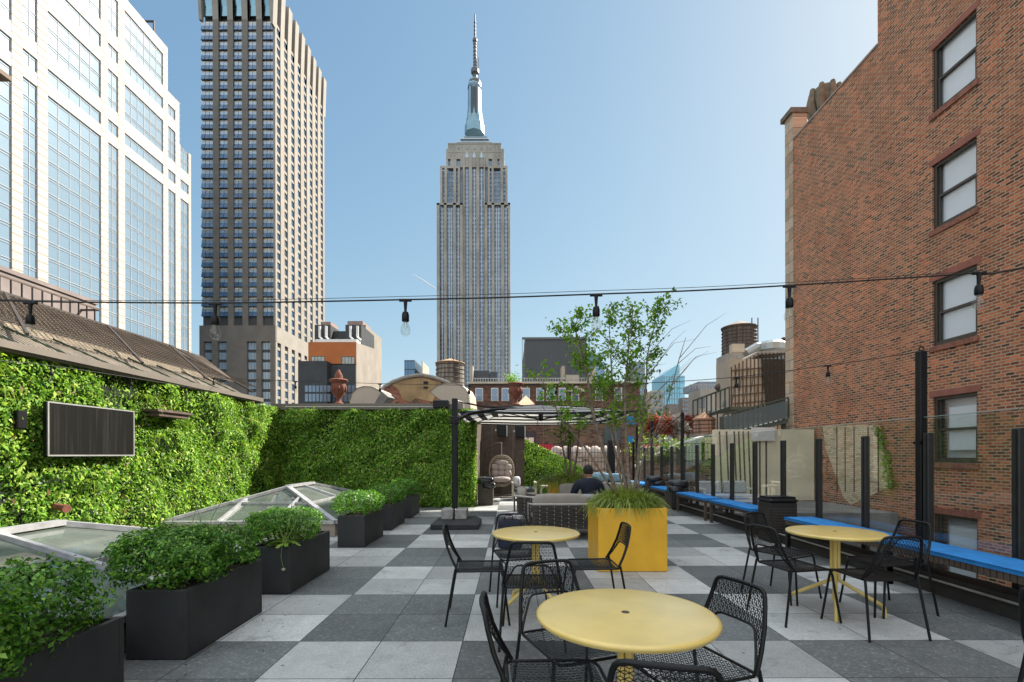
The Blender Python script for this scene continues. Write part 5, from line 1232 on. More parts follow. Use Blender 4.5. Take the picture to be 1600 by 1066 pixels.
for i in range(5): x = cx_+(i-2)*2.1*px2m; m.box(x-.75*px2m, x+.75*px2m, cy_-11*px2m, cy_-8*px2m, Z(202, D), Z(142, D))
m.build('mast_fin', pm('dark_grille', (.07, .09, .11), .4, .4), t)
m = MB(); m.lathe([(a*px2m, Z(p, D)) for a, p in [(10.6, 140), (10.6, 136)]], (cx_, cy_, 0), 16); m.build('mast_window_band', M_dg, t)
m = MB(); cxa = X(743.5, D)
m.lathe([(a*px2m, Z(p, D)) for a, p in [(9.5, 133), (9.8, 129), (8, 126), (4.5, 124), (3.6, 122), (3.6, 117), (6.2, 115), (6.4, 109), (5.2, 107.5), (2.6, 107), (2.6, 96), (2.4, 85), (2.4, 66), (3.6, 65), (3.9, 62), (3.3, 60.5), (1.7, 60), (1.5, 45), (1.2, 32), (.9, 22)]], (cxa, cy_, 0), 8)
for p in (103, 98, 92, 87, 81, 75, 70): m.lathe([(3.0*px2m, Z(p, D)), (3.0*px2m, Z(p-1, D))], (cxa, cy_, 0), 8)
for p in (54, 48, 42, 36): m.lathe([(1.9*px2m, Z(p, D)), (1.9*px2m, Z(p-2, D))], (cxa, cy_, 0), 6)
m.box(X(748.5, D), X(749.5, D), cy_, cy_+1, Z(113, D), Z(90, D)); D = Dk; m.build('antenna', pm('antenna_steel', (.13, .13, .13), .6, .3), t)
ws_ = []
fl = 4.05   # storey height
def col(a, b_, y, z0, z1, nn, ph=0):
    k = int((z1-z0)/fl)
    for f_ in range(k):
        for i in range(nn):
            w0 = X(a, D)+(X(b_, D)-X(a, D))*(i+.12)/nn; w1 = X(a, D)+(X(b_, D)-X(a, D))*(i+.88)/nn
            ws_.append((w0, w1, D+y-.12, D+y, z1-(f_+.78)*fl, z1-(f_+.2)*fl))
for s_, y, top in (('C', 5.9, 244), ('L', 3.1, 321), ('R', 3.1, 321)):
    for a, b_ in strips[s_]: col(a, b_, y, Z(640, D), Z(top, D), 3 if b_-a > 8 else 2)
for gp in ((691.5, 695), (699, 709), (713, 716), (766, 769), (772, 783), (787, 790.5)): col(gp[0], gp[1], 4.9, Z(317, D), Z(261, D), 3 if gp[1]-gp[0] > 8 else 1)
for gp in ((700, 704), (713.5, 719.5), (764, 769.5), (778, 781)): ws_.append((X(gp[0], D), X(gp[1], D), D+5.8, D+5.9, Z(256, D), Z(245, D)))
for q in (717, 730.5, 742, 753, 766.5): ws_.append((X(q-1.2, D), X(q+1.2, D), D+4.05, D+4.2, Z(229, D), Z(226, D)))
many(t, 'window', ws_, M_dg)
m = MB()   # vertical bright mullion lines
for s_, y, top in (('C', 5.85, 244), ('L', 3.0, 321), ('R', 3.0, 321)):
    for a, b_ in strips[s_]:
        nn = 3 if b_-a > 8 else 2
        for i in range(1, nn): x = X(a, D)+(X(b_, D)-X(a, D))*i/nn; m.box(x-.35, x+.35, D+y-.3, D+y-.13, Z(640, D), Z(top, D))
m.build('steel_mullion', pm('bright_steel', (.42, .45, .47), .35, .5), t)
m = MB()
for a, b_ in strips['C']: q = (a+b_)/2; m.prism([(X(q-3, D), D+4.0, Z(242, D)), (X(q+3, D), D+4.0, Z(242, D)), (X(q, D), D+4.0, Z(232, D))], (0, .3, 0))
m.build('winged_ornament', pm('pale_blue_metal', (.35, .45, .5), .35, .5), t)

# ---- slab tower with faceted bay windows and flared crown
D1 = 180.0; xr = X(430, D1); DB = D1*1.262
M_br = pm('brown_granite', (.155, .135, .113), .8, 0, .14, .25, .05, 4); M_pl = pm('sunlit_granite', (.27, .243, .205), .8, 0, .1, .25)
t = thing('office_tower', 'dark ribbed office tower with flared crown left of the central skyscraper', 'building', (X(372, D1), D1, -42))
zt = Z(30, D1); zl = Z(508, D1)
bays = [(314.4, 334), (343, 357), (365.7, 379.5), (388.5, 402), (411, 429.6)]
MB().box(X(315.5, D1), xr-.5, D1+.9, DB-.9, -42, zt).build('core', pm('tower_core', (.06, .06, .062), .6), t)
m = MB(); pe = [(334, 343), (357, 365.7), (379.5, 388.5), (402, 411)]
for a, b_ in pe: m.box(X(a, D1), X(b_, D1), D1-.15, D1+.899, zl, zt+4).box(X(a, D1), X(b_, D1), D1-.15, D1+3, zt+4.001, Z(-40, D1))
m.box(X(312.5, D1), xr+.35, D1-.25, D1+.899, Z(533, D1), zl)   # solid belt and base
low = [(319, 332), (341, 355), None, (386.5, 401), (409, 423)]
xs = [312.5, 319, 332, 341, 355, 386.5, 401, 409, 423, 430.5]
for i in range(0, len(xs), 2): m.box(X(xs[i], D1), X(xs[i+1], D1), D1-.25, D1+.899, -42, Z(533, D1)-.002)
# left flank
m.box(X(312.5, D1), X(315.4, D1), D1+.9, DB, -42, zl)
m.build('pier', M_br, t)
fh = 15.45*D1/F; nf = int((zt-zl)/fh); ww = []; m2 = MB(); m3 = MB(); m4 = MB()
def wedge(m, x0, x1, yb, z0, z1, o0, o1):  # front plane leans: o0 out at bottom, o1 out at top
    m.add([(x0, yb-o0, z0), (x1, yb-o0, z0), (x1, yb-o1, z1), (x0, yb-o1, z1), (x0, yb, z0), (x1, yb, z0), (x1, yb, z1), (x0, yb, z1)], [(0, 1, 2, 3), (4, 7, 6, 5), (0, 4, 5, 1), (3, 2, 6, 7), (0, 3, 7, 4), (1, 5, 6, 2)])
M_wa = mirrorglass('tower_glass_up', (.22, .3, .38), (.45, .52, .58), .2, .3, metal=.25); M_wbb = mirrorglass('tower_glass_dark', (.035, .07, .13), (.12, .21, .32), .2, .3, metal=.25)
wc = 0; st_m = MB(); pale = MB()
for f_ in range(nf):
    z1 = zt-f_*fh; z0 = z1-fh
    for bi, (a, b_) in enumerate(bays):
        x0, x1 = X(a, D1), X(b_, D1); nl = 3 if b_-a > 15 else 2
        tgt = MB() if (wc < 60) else st_m
        for i in range(nl):
            xa = x0+(x1-x0)*(i+.05)/nl; xb = x0+(x1-x0)*(i+.95)/nl
            wedge(tgt, xa, xb, D1+.9, z0+fh*.49, z0+fh*.78, .5, .45)
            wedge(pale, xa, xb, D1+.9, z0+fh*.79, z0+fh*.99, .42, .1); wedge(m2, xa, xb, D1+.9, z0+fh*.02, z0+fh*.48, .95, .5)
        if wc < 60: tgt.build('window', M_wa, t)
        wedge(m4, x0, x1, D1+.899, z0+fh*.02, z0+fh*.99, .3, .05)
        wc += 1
st_m.build('window', M_wa, t, kind='stuff'); m2.build('sloping_glass', M_wbb, t, kind='stuff'); pale.build('reflection_band', pm('warm_reflection', (.6, .52, .4), .6, 0, .5, .35, detail=8), t, kind='stuff'); m4.build('sill_band', pm('dark_sill', (.1, .1, .11), .6), t, kind='stuff')  # warm blotchy band puts reflections in the glass into its colour
lw_ = []
for k in range(9):
    z1 = Z(533, D1)-k*fh; 
    for gp in low:
        if gp: 
            for i in range(3): 
                x0, x1 = X(gp[0], D1), X(gp[1], D1); lw_.append((x0+(x1-x0)*(i+.06)/3, x0+(x1-x0)*(i+.94)/3, D1+.7, D1+.898, z1-fh*.78, z1-fh*.08))
many(t, 'lower_window', lw_, M_wa, 40)
# sunlit flank: pale ribs, windows, crown teeth
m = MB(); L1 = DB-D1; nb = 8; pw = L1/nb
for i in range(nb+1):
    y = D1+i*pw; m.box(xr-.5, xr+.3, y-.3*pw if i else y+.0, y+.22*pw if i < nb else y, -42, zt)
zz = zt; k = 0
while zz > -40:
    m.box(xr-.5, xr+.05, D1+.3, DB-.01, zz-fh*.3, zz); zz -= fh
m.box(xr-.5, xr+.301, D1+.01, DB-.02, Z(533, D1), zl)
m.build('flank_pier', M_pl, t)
ww = []; zz = zt
for f_ in range(int((zt+20)/fh)):
    z1 = zt-f_*fh-fh*.3
    if zl > z1 > Z(533, D1): continue
    for i in range(nb):
        y0 = D1+i*pw+.24*pw; y1 = D1+(i+1)*pw-.32*pw
        ww.append((xr-.45, xr-.28, y0, (y0+y1)/2-.1, z1-fh*.68, z1-.02)); ww.append((xr-.45, xr-.28, (y0+y1)/2+.1, y1, z1-fh*.68, z1-.02))
many(t, 'flank_window', ww, M_wbb, 40)
m = MB(); zc = zt+14
for i in range(nb+1):
    y = D1+i*pw; a, b_ = y-.3*pw, y+.22*pw
    m.prism([(xr-.5, a, zt-3), (xr+.3, a, zt-3), (xr+.9, a, zc), (xr-2, a, zc)], (0, b_-a, 0))
for a, b_ in [(312.5, 317)]+pe+[(426, 430)]: m.prism([(X(a, D1), D1-.15, zt), (X(a, D1), D1-1.3, zc), (X(a, D1), D1+2, zc), (X(a, D1), D1+.9, zt)], (X(b_, D1)-X(a, D1), 0, 0))
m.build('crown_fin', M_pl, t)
m = MB()
for a, b_ in bays: wedge(m, X(a, D1), X(b_, D1), D1+.9, zt+2.2, zc, -.6, 1.3)
m.build('crown_glass', mirrorglass('crown_glass', (.1, .2, .25), (.25, .4, .45), .15, .2), t)
MB().box(X(316, D1), xr-1, D1+2.2, DB-1, zt+.002, zc-.5).build('crown_core', MATS['tower_core'], t)

# ---- pale grid tower along the left
A = 104.0; xf = -A
M_pp = pm('white_precast', (.5, .43, .365), .7, 0, .06, .15); M_pg = mirrorglass('pale_blue_curtain_glass', (.12, .19, .25), (.2, .28, .35), .3, .04, metal=.15)
t = thing('curtain_wall_tower', 'pale stone and blue glass tower filling the left of the view', 'building', (xf, 130, -42))
yd = lambda px: A*F/(800-px)
tops = [(60, yd(205), 150), (yd(205), yd(264), 125), (yd(264), yd(282), 112), (yd(282), yd(300), 99)]
def ztop(y):
    for a, b_, z in tops:
        if a <= y <= b_: return z
    return 99
m = MB()
for a, b_, z in tops: m.box(xf-40, xf-.6, a, b_, -42, z-.4)
m.build('core', M_pg, t)
cols_ = [(-60, 21, 4), (38, 61, 2), (77, 160, 5), (171, 187, 2), (197, 257, 6), (264.5, 276, 2), (283.5, 296.5, 2)]
rows_ = [(-40, 82.5), (85.4, 88.5), (92, 101.6), (105, 108.3), (112, 121.6), (125.5, 136), (139, 147)]
m = MB(); ys = [60]+[q for c in cols_ for q in (yd(c[0]), yd(c[1]))]+[yd(300)]
for i in range(0, len(ys), 2):
    a, b_ = ys[i], ys[i+1]
    cut = sorted(set([a, b_]+[q for q in (yd(205), yd(264), yd(282)) if a < q < b_]))
    for p, q in zip(cut[:-1], cut[1:]): m.box(xf-.59, xf-.15, p, q, -42, ztop((p+q)/2))
for (r0_, r1_), (r2_, r3_) in zip(rows_[:-1], rows_[1:]):
    for c in cols_:
        a, b_ = yd(c[0]), yd(c[1])
        if ztop((a+b_)/2) > r1_+1: m.box(xf-.59, xf-.2, a+.001, b_-.001, r1_, min(r2_, ztop((a+b_)/2)))
m.build('precast_frame', M_pp, t)
m = MB()   # horizontal joints in the piers
z = -40
while z < 125:
    for i in range(0, len(ys), 2):
        if z < ztop((ys[i]+ys[i+1])/2): m.box(xf-.149, xf-.12, ys[i], ys[i+1], z, z+.2)
    z += 1.83
m.build('joint', pm('brown_joint', (.36, .27, .2), .8), t, kind='stuff')
mull = MB(); panes = []
for c in cols_:
    a, b_ = yd(c[0]), yd(c[1]); tp = ztop((a+b_)/2)
    for r0_, r1_ in rows_:
        if r0_ > tp: continue
        r1_ = min(r1_, tp-.3)
        for i in range(c[2]+1):
            y = a+(b_-a)*i/c[2]; mull.box(xf-.6, xf-.4, y-.05, y+.05, r0_, r1_)
        z = r1_
        while z > max(r0_, -20):
            z2 = max(r0_, z-3.65); panes.append((xf-.58, xf-.5, a+.12, b_-.12, z2+.1, z-.1))
            mull.box(xf-.6, xf-.38, a, b_, z-.055, z+.055); mull.box(xf-.6, xf-.4, a, b_, z-.62, z-.54); z = z2
mull.build('mullion', pm('white_mullion', (.42, .43, .43), .6, .0), t)
panes.sort(key=lambda q: q[2]); many(t, 'window', panes, M_pg, 100)
m = MB().box(xf-3, xf-2.7, yd(256), yd(256)+.4, 124.6, 131).box(xf-9, xf-2.7, yd(256), yd(256)+.4, 131, 131.4); m.build('roof_crane', M_steel, t)
# stone cornice of an old building at the left edge
o = MB().box(-40, -20.2, 5, 19, -42, Z(122, 19)-.01).box(-40, -20.0, 5, 19.1, Z(122, 19), Z(117, 19)-.01).box(-40, -19.75, 5, 19.3, Z(117, 19), Z(110, 19)).build('old_building', pm('brown_stone', (.2, .15, .11), .85, 0, .2, 1, .2, 10)); tag(o, 'dark moulded cornice of an old building cut by the left edge', 'building')

# ---- orange and black block
D2 = 62.0
t = thing('apartment_building', 'orange and black apartment block with plant on its roof', 'building', (X(530, D2), D2, -42))
MB().box(X(482, D2), X(557, D2), D2, D2+4, Z(568, D2), Z(534, D2)).build('orange_wall', pm('orange_render', (.42, .13, .035), .85, 0, .1, .6), t)
m = MB().box(X(474, D2), X(518, D2), D2-1.5, D2+3.9, -42, Z(567, D2)).box(X(518, D2)+.01, X(557, D2), D2-.3, D2+3.9, -42, Z(570, D2)); m.build('black_wall', pm('black_cladding', (.03, .033, .034), .6, 0, .2, 1), t)
m = MB().add([(X(557, D2)+.01, D2, -42), (X(580, 68), 70, -42), (X(580, 68), 70, Z(540, 68)), (X(557, D2)+.01, D2, Z(535, D2))], [(0, 1, 2, 3)]).box(X(557, D2)+.02, X(574, 70), D2+4.01, 74, -42, Z(507, 66)); m.build('side_wall', pm('beige_concrete', (.27, .235, .195), .85, 0, .12, .6, stain=.3), t)
MB().box(X(492, 64), X(517, 64), 64, 70, Z(540, 64), Z(507, 64)).box(X(517, 64)+.01, X(540, 64), 65, 70, Z(540, 64), Z(514, 64)).box(X(540, 64)+.01, X(565, 64), 64, 70, Z(540, 64), Z(507, 64)).build('plant_room', MATS['black_cladding'], t)
m = MB()
for px in (500, 510, 548, 559): m.tube([P(px, 509, 63.5), P(px, 526, 63.5), P(px+6, 532, 63.3)], .16, 6)
m.box(X(492, D2), X(557, D2), D2+.2, D2+1.8, Z(534, D2)+.01, Z(529, D2)); m.build('white_duct', M_white, t)
MB().box(X(504, 70), X(517, 70), 70.1, 73, Z(512, 70), Z(502, 70)).box(X(543, 70), X(567, 70), 70.1, 74, Z(512, 70), Z(501, 70)).build('rooftop_unit', pm('pinkish_brick', (.3, .2, .17), .9), t)
for a, b_, c, d in ((487, 507, 556, 567), (534.5, 554, 556.5, 569)):
    f_ = MB().box(*wb(a, b_, D2, .06, c, d)).build('window', M_fr, t); w3 = (b_-a)/4
    for i in range(4): MB().box(*wb(a+w3*i+.6, a+w3*(i+1)-.2, D2-.062, .03, c+1, d-1)).build('pane', pm('curtained_pane', (.35, .38, .34), .3, 0, .4, .8), f_)
for r_, (c, d) in enumerate(((602, 612), (615, 627))):
    for i in range(7): a = 477+i*5.8; MB().box(*wb(a, a+4.6, D2-1.5, .05, c, d)).build('window', M_dg, t)
    for i in range(6): a = 520+i*6; MB().box(*wb(a, a+4.8, D2-.3, .05, c, d)).build('window', M_dg, t)
# slim far building pieces
def simple(name, label, px0, px1, py, d, depth, mat, wm=None, cols=0, rows=0, pyb=632, frac=(.6, .55), cat='building', extra=None):
    t = thing(name, label, cat, (X((px0+px1)/2, d), d, -42))
    s0, s1 = px0, px1
    if px0 > 800: k = min(depth/d, .4*(px1-px0)/(px0-800)); depth = k*d; px0 = 800+(px0-800)*(1+k)
    if px1 < 800: k = min(depth/d, .4*(px1-px0)/(800-px1)); depth = k*d; px1 = 800-(800-px1)*(1+k)
    slab(px0, px1, d, depth, py).build('wall', mat, t)
    if wm:
        cw = (px1-px0)/cols; rh = (pyb-py-1)/rows; bx = []
        for r_ in range(rows):
            for c in range(cols): a = px0+cw*(c+.5-frac[0]/2); p = py+1+rh*(r_+.5-frac[1]/2); bx.append(wb(a, a+cw*frac[0], d, .06, p, p+rh*frac[1]))
        many(t, 'window', bx, wm)
    if extra: extra(t, d)
    return t
M_bei = pm('beige_masonry', (.38, .33, .27), .85, 0, .12, .3); M_tan = pm('tan_brick', (.3, .23, .18), .9, 0, .15, .4)
simple('glass_building', 'small blue glass block between the orange block and the central skyscraper', 632, 659, 562.5, 230, 20, pm('dark_blue_frame', (.05, .08, .11), .4), M_wg, 7, 3, 605, (.62, .85))
MB().box(X(659.2, 230), X(663.5, 235), 230, 248, -42, Z(564, 230)).build('side_wall', M_bei, bpy.data.objects['glass_building'])
simple('white_building', 'sliver of a white building right of the orange block', 578, 600, 598, 150, 20, pm('white_render', (.5, .5, .5), .8), M_dg, 3, 4, 632)
def ribs(t, d):
    m = MB()
    for i in range(34): x = X(816+i*3.03, d); m.box(x, x+.12, d-.12, d-.001, -42, Z(530, d))
    m.box(X(816, d), X(917, d), d-.3, d-.13, Z(531, d), Z(527.5, d)); m.build('rib', pm('grey_rib', (.1, .105, .105), .6), t)
simple('ribbed_grey_building', 'windowless dark grey ribbed block right of the central skyscraper', 816, 917, 528, 130, 40, pm('dark_grey_cladding', (.085, .09, .09), .7, 0, .06, .1), extra=ribs)
simple('glass_tower', 'pale glass tower half hidden behind the terrace tree', 917, 945, 566, 300, 25, pm('pale_frame', (.3, .36, .4), .5), M_wg, 6, 12, 640, (.8, .8))
MB().box(X(920, 302), X(940, 302), 302, 320, Z(566, 300), Z(554, 300)).build('upper_drum', M_wbb, bpy.data.objects['glass_tower'])
simple('brick_apartments', 'brown brick block with white window frames behind the tree, at the right of the parasol', 942, 1000, 600, 75, 15, M_tan, M_dg, 7, 6, 660)
simple('green_topped_building', 'narrow stone building with green cladding behind the tree top', 978, 1008, 566, 95, 15, pm('greenish_panel', (.2, .25, .22), .7), M_dg, 4, 6, 640)
simple('gridded_building', 'beige gridded block left of the blue glass tower', 1006, 1036, 611, 90, 18, M_bei, M_dg, 7, 7, 655, (.5, .6))
# blue glass tower with sloping top
D3 = 300.0
t = thing('glass_skyscraper', 'blue glass skyscraper with a slanted top right of the tree', 'building', (X(1055, D3), D3, -42))
m = MB().prism([(X(1036, D3), D3, -42), (X(1053, D3), D3, -42), (X(1053, D3), D3, Z(574, D3)), (X(1062, D3), D3, Z(571, D3)), (X(1062, D3), D3, -42), (X(1063, D3), D3, -42), (X(1063, D3), D3, Z(571, D3)), (X(1060, D3), D3, Z(570, D3)), (X(1037, D3), D3, Z(585, D3))][:1]+[(X(1062, D3), D3, -42), (X(1062, D3), D3, Z(570, D3)), (X(1058, D3), D3, Z(571, D3)), (X(1037, D3), D3, Z(586, D3))], (0, 25, 0))
m.box(X(1062.2, D3), X(1072, D3), D3+2, D3+24, -42, Z(587, D3)); m.build('wall', mirrorglass('sea_blue_glass', (.08, .2, .26), (.2, .4, .48), .15, .05), t)
m = MB()
for i in range(26): z = Z(590, D3)-i*3.4; m.box(X(1037, D3), X(1062, D3), D3-.2, D3-.01, z, z+.5).box(X(1062.3, D3), X(1072, D3), D3+1.8, D3+1.99, z, z+.5)
for i in range(7): x = X(1038+i*4, D3); m.box(x, x+.3, D3-.35, D3-.21, -42, Z(590, D3))
m.build('mullion', pm('blue_grey_frame', (.25, .36, .4), .5, .3), t)
simple('stone_tower', 'small grey masonry tower in front of the blue glass skyscraper', 1060, 1076, 622, 120, 12, pm('grey_masonry', (.2, .18, .16), .9), M_dg, 3, 4, 650)
simple('low_grey_block', 'low dark grey block beneath the blue glass skyscraper', 1036, 1060, 632, 70, 10, MATS['grey_masonry'])
simple('white_roof_building', 'low flat building with a pale blue grey wall behind the red tree', 1008, 1056, 649, 45, 8, pm('pale_blue_wall', (.35, .38, .4), .8))
simple('ornate_building', 'small pale ornate facade left of the deck railing', 1056, 1072, 645, 48, 8, M_bei, M_dg, 2, 2, 668)
# concrete penthouse
t = simple('concrete_penthouse', 'beige concrete penthouse with one dark window, left of the stair tower', 1076, 1122, 608, 40, 8, pm('penthouse_concrete', (.36, .34, .3), .85, 0, .1, .5, stain=.25))
d = 40
MB().box(*wb(1091, 1101, 40, .08, 621, 638)).build('window', M_dg, t)
m = MB()
for i in range(10): m.bar(P(1078+i*4.4, 608, 40.2), P(1078+i*4.4, 602, 40.2), .05)
m.bar(P(1078, 602, 40.2), P(1118, 602, 40.2), .05).build('roof_rail', M_alu, t)
MB().box(X(1092, 43), X(1120, 43), 43, 47, Z(608, 43), Z(597, 43)).build('cooling_unit', pm('blue_grey_unit', (.2, .24, .28), .6), t)
# ---- long brown brick building in the middle distance
D4 = 46.0; M_bb = brickmat('brown_brick', (.12, .055, .04), (.2, .1, .07), (.2, .16, .13), .4, .14, 'XZ', .3, .018)
t = thing('brick_row_building', 'long low brown brick building with sash windows behind the parasol', 'building', (X(850, D4), D4, -42))
slab(733, 1000, D4, 10, 600).build('wall', M_bb, t)
MB().box(X(731, D4), X(1001, D4), D4-.25, D4+.3, Z(600, D4)+.002, Z(597, D4)).build('cornice', M_stone, t)
for a, b_ in ((743, 755), (767.5, 779), (784, 795.5), (816, 828), (838, 850), (854, 868), (873, 884), (893, 905), (930, 942), (960, 972)):
    f_ = MB().box(*wb(a, b_, D4, .08, 606.5, 627)).build('window', M_white, t); MB().box(*wb(a+1, b_-1, D4-.082, .03, 607.5, 616.5)).box(*wb(a+1, b_-1, D4-.082, .03, 617.5, 626)).build('pane', M_dg, f_)
m = MB()
for i in range(46): x = X(738+i*4.1, D4); m.bar((x, D4+.5, Z(597, D4)), (x, D4+.5, Z(590, D4)), .05)
m.bar((X(738, D4), D4+.5, Z(590, D4)), (X(925, D4), D4+.5, Z(590, D4)), .06).build('roof_rail', M_alu, t)
MB().box(X(738, 48), X(765, 48), 48, 51, Z(600, 48), Z(579, 48)).box(X(766, 48), X(777, 48), 48, 50, Z(600, 48), Z(581, 48)).build('roof_hut', pm('dark_glazed_hut', (.04, .045, .05), .3, .2), t)
for a, b_, c_ in ((735, 739, 571), (878, 883, 572), (884, 905, 586), (926, 931, 573)): MB().box(X(a, 47), X(b_, 47), 47, 48.2, Z(600, 47), Z(c_, 47)).build('chimney', M_bei, t)
m = MB().prism([P(884, 612, D4-.3), P(918, 612, D4-.3), P(901, 603, D4-.3)], (0, .25, 0)); m.build('pediment', M_stone, t)
o = MB().prism([P(806, 634, 30), P(836, 632, 30), P(822, 618, 32)], (0, 5, 0)).build('tent_roof', pm('tan_canvas', (.5, .35, .22), .8, 0, .1, .8)); tag(o, 'tan pointed tent roof showing above the parasol', 'roof')
# nearer brown wall seen under the parasol, railings and boarded stalls
t = thing('brown_brick_wall', 'plain brown brick wall under the parasol beyond the fence', 'wall', (X(900, 32), 32, -2))
MB().box(X(850, 32), X(1012, 32), 32, 33, -42, Z(640, 32)).build('wall', brickmat('taupe_brick', (.17, .11, .08), (.24, .16, .12), (.25, .2, .16), .3, .1, 'XZ', .3, .012), t)
MB().box(X(944, 32), X(970, 32), 31.9, 31.998, Z(695, 32), Z(668, 32)).build('window', M_dg, t)
MB().box(X(978, 32), X(990, 32), 31.85, 31.998, Z(692, 32), Z(682, 32)).box(X(978, 32), X(992, 32), 31.85, 31.998, Z(664, 32), Z(652, 32)).build('blue_panel', pm('blue_plastic', (.01, .2, .42), .5), t)
t = thing('scaffold_shed', 'dark shed with white window frames left under the parasol', 'shed', (X(830, 26), 26, -2))
MB().box(X(800, 26), X(838, 26), 26, 28, -42, Z(674, 26)).build('wall', pm('dark_shed', (.04, .04, .045), .7), t)
for a in (806, 816, 826): MB().box(*wb(a, a+8, 26, .05, 684, 700)).build('window', M_white, t)
o = MB().prism([P(828, 703, 24), P(880, 705, 24), P(862, 694, 24), P(845, 694, 24)], (0, 2, 0)).build('red_awning', pm('red_canvas', (.45, .03, .05), .8)); tag(o, 'red awning top peeping over the clipped hedge', 'awning')
t = thing('pale_parapet', 'sunlit pale parapet with rounded tops behind the lattice fence', 'wall', (X(930, 21.5), 21.5, -1.6))
m = MB().box(X(862, 21.5), X(965, 21.5), 21.5, 21.8, -1.6, Z(708, 21.5)); m.build('wall', brickmat('pale_pink_brick', (.5, .38, .3), (.6, .48, .4), (.6, .55, .5), .3, .1, 'XZ', .2), t)
m = MB()
for i in range(7): m.blob((X(870+i*15, 21.6), 21.65, Z(707, 21.5)), .3, .2, .28, 12, 8, 1, .15)
m.build('rounded_coping', pm('pale_mortar', (.6, .5, .44), .9), t, smooth=True)
# ---- curved brick gable with render, water tank, vent hoods, urns
D5 = 24.0
t = thing('curved_gable', 'old brick gable with a curved coping and ochre render', 'building', (X(665, D5), D5, -2))
top = [(595, 612), (601, 604), (615, 596), (632, 590), (650, 586.5), (662, 586), (680, 590), (700, 597), (715, 607), (728, 620), (740, 633)]
pl = [P(594, 660, D5)]+[P(a, b_, D5) for a, b_ in top]+[P(742, 660, D5)]
pl = [Vector((p.x, p.y, -42 if i in (0, len(pl)-1) else p.z)) for i, p in enumerate(pl)]
MB().prism(pl, (0, 1.2, 0)).build('wall', brickmat('old_red_brick', (.3, .1, .06), (.4, .17, .1), (.36, .28, .22), .215, .075, 'XZ', .5), t)
MB().tube([P(a, b_, D5)+Vector((0, -.05, .0)) for a, b_ in top], .09, 6).build('coping', M_concrete, t)
rp = [P(a, b_, D5-.03) for a, b_ in ((612, 600), (632, 593), (660, 590), (690, 597), (684, 612), (676, 628), (650, 622), (642, 629), (630, 624), (622, 608))]
MB().prism(rp, (0, .028, 0)).build('render_patch', pm('ochre_render', (.36, .25, .13), .95, 0, .35, 1.4, .5, 8, detail=9, stain=.6), t)
MB().box(*wb(662, 669, D5-.03, .04, 596, 600)).box(*wb(662, 669, D5-.03, .04, 604, 607)).build('vent_hole', M_dark, t)
def tank(label, pxc, pw_, py_e, py_b, py_t, d, mat, roofm, hoops=5, legs=False, finial=False):
    t = thing('water_tank', label, 'water tank', (X(pxc, d), d, Z(py_b, d))); r_ = pw_/2/F*d; z0, z1, zt_ = Z(py_b, d), Z(py_e, d), Z(py_t, d); c = (X(pxc, d), d)
    MB().lathe([(r_*1.0, z0), (r_*.97, z1)], (c[0], c[1], 0), 40).build('tank', mat, t)
    MB().lathe([(r_*1.06, z1-.02), (r_*1.05, z1+.03), (0, zt_)], (c[0], c[1], 0), 20).build('conical_roof', roofm, t)
    m = MB()
    for i in range(hoops): z = z0+(z1-z0)*(i+.5)/hoops; m.tube([(c[0]+(r_*1.0)*math.cos(a), c[1]+r_*1.0*math.sin(a), z) for a in [k*math.pi/18 for k in range(36)]], .018*d/22, 4, closed=True)
    m.build('hoop', M_steel, t)
    m = MB(); xl = c[0]+r_*.55; yl = c[1]-r_*.9
    for s in (-.2, .2): m.bar((xl+s, yl, z0), (xl+s, yl, z1+.4), .05)
    for i in range(12): m.bar((xl-.2, yl, z0+(z1-z0)*i/12), (xl+.2, yl, z0+(z1-z0)*i/12), .03)
    m.build('ladder', M_steel, t); MB().box(c[0]-r_, c[0]+r_, c[1]-r_, c[1]+r_, z0-3, z0-.01).build('platform', M_concrete, t)
    return t
def woodmat(name, c, sc=1.0):
    m, n, b = nodes(name); tc = N(n, 'TexCoord'); no = N(n, 'TexNoise'); mp = N(n, 'Mapping'); mp.inputs['Scale'].default_value = (9*sc, 9*sc, .5); L(n, tc.outputs['Object'], mp.inputs[0]); L(n, mp.outputs[0], no.inputs[0]); no.inputs['Scale'].default_value = 1; no.inputs['Detail'].default_value = 6
    rp = N(n, 'ValToRGB'); L(n, no.outputs[0], rp.inputs[0]); rp.color_ramp.elements[0].position = .35; rp.color_ramp.elements[1].position = .65; rp.color_ramp.elements[0].color = (*[x*.45 for x in c], 1); rp.color_ramp.elements[1].color = (*[min(1, x*1.4) for x in c], 1)
    L(n, rp.outputs[0], b.inputs['Base Color']); b.inputs['Roughness'].default_value = .9; MATS[name] = m; return m
tank('grey wooden water tank with a tan cone roof in front of the central skyscraper', 703.5, 44, 568, 602, 560, 34, woodmat('grey_tank_wood', (.2, .18, .15)), pm('tan_cone', (.42, .27, .16), .8, 0, .12, 1))
tank('large dark water tank high on the stair tower', 1155, 50, 513, 556, 502, 33, woodmat('dark_tank_wood', (.1, .085, .075)), pm('taupe_cone', (.2, .16, .13), .8, 0, .12, 1), 8)
tank('small reddish wooden water tank beside the red tree', 1100, 33, 656, 679, 644, 26, woodmat('red_tank_wood', (.34, .2, .14)), pm('orange_cone', (.4, .22, .12), .8, 0, .15, 1), 4)
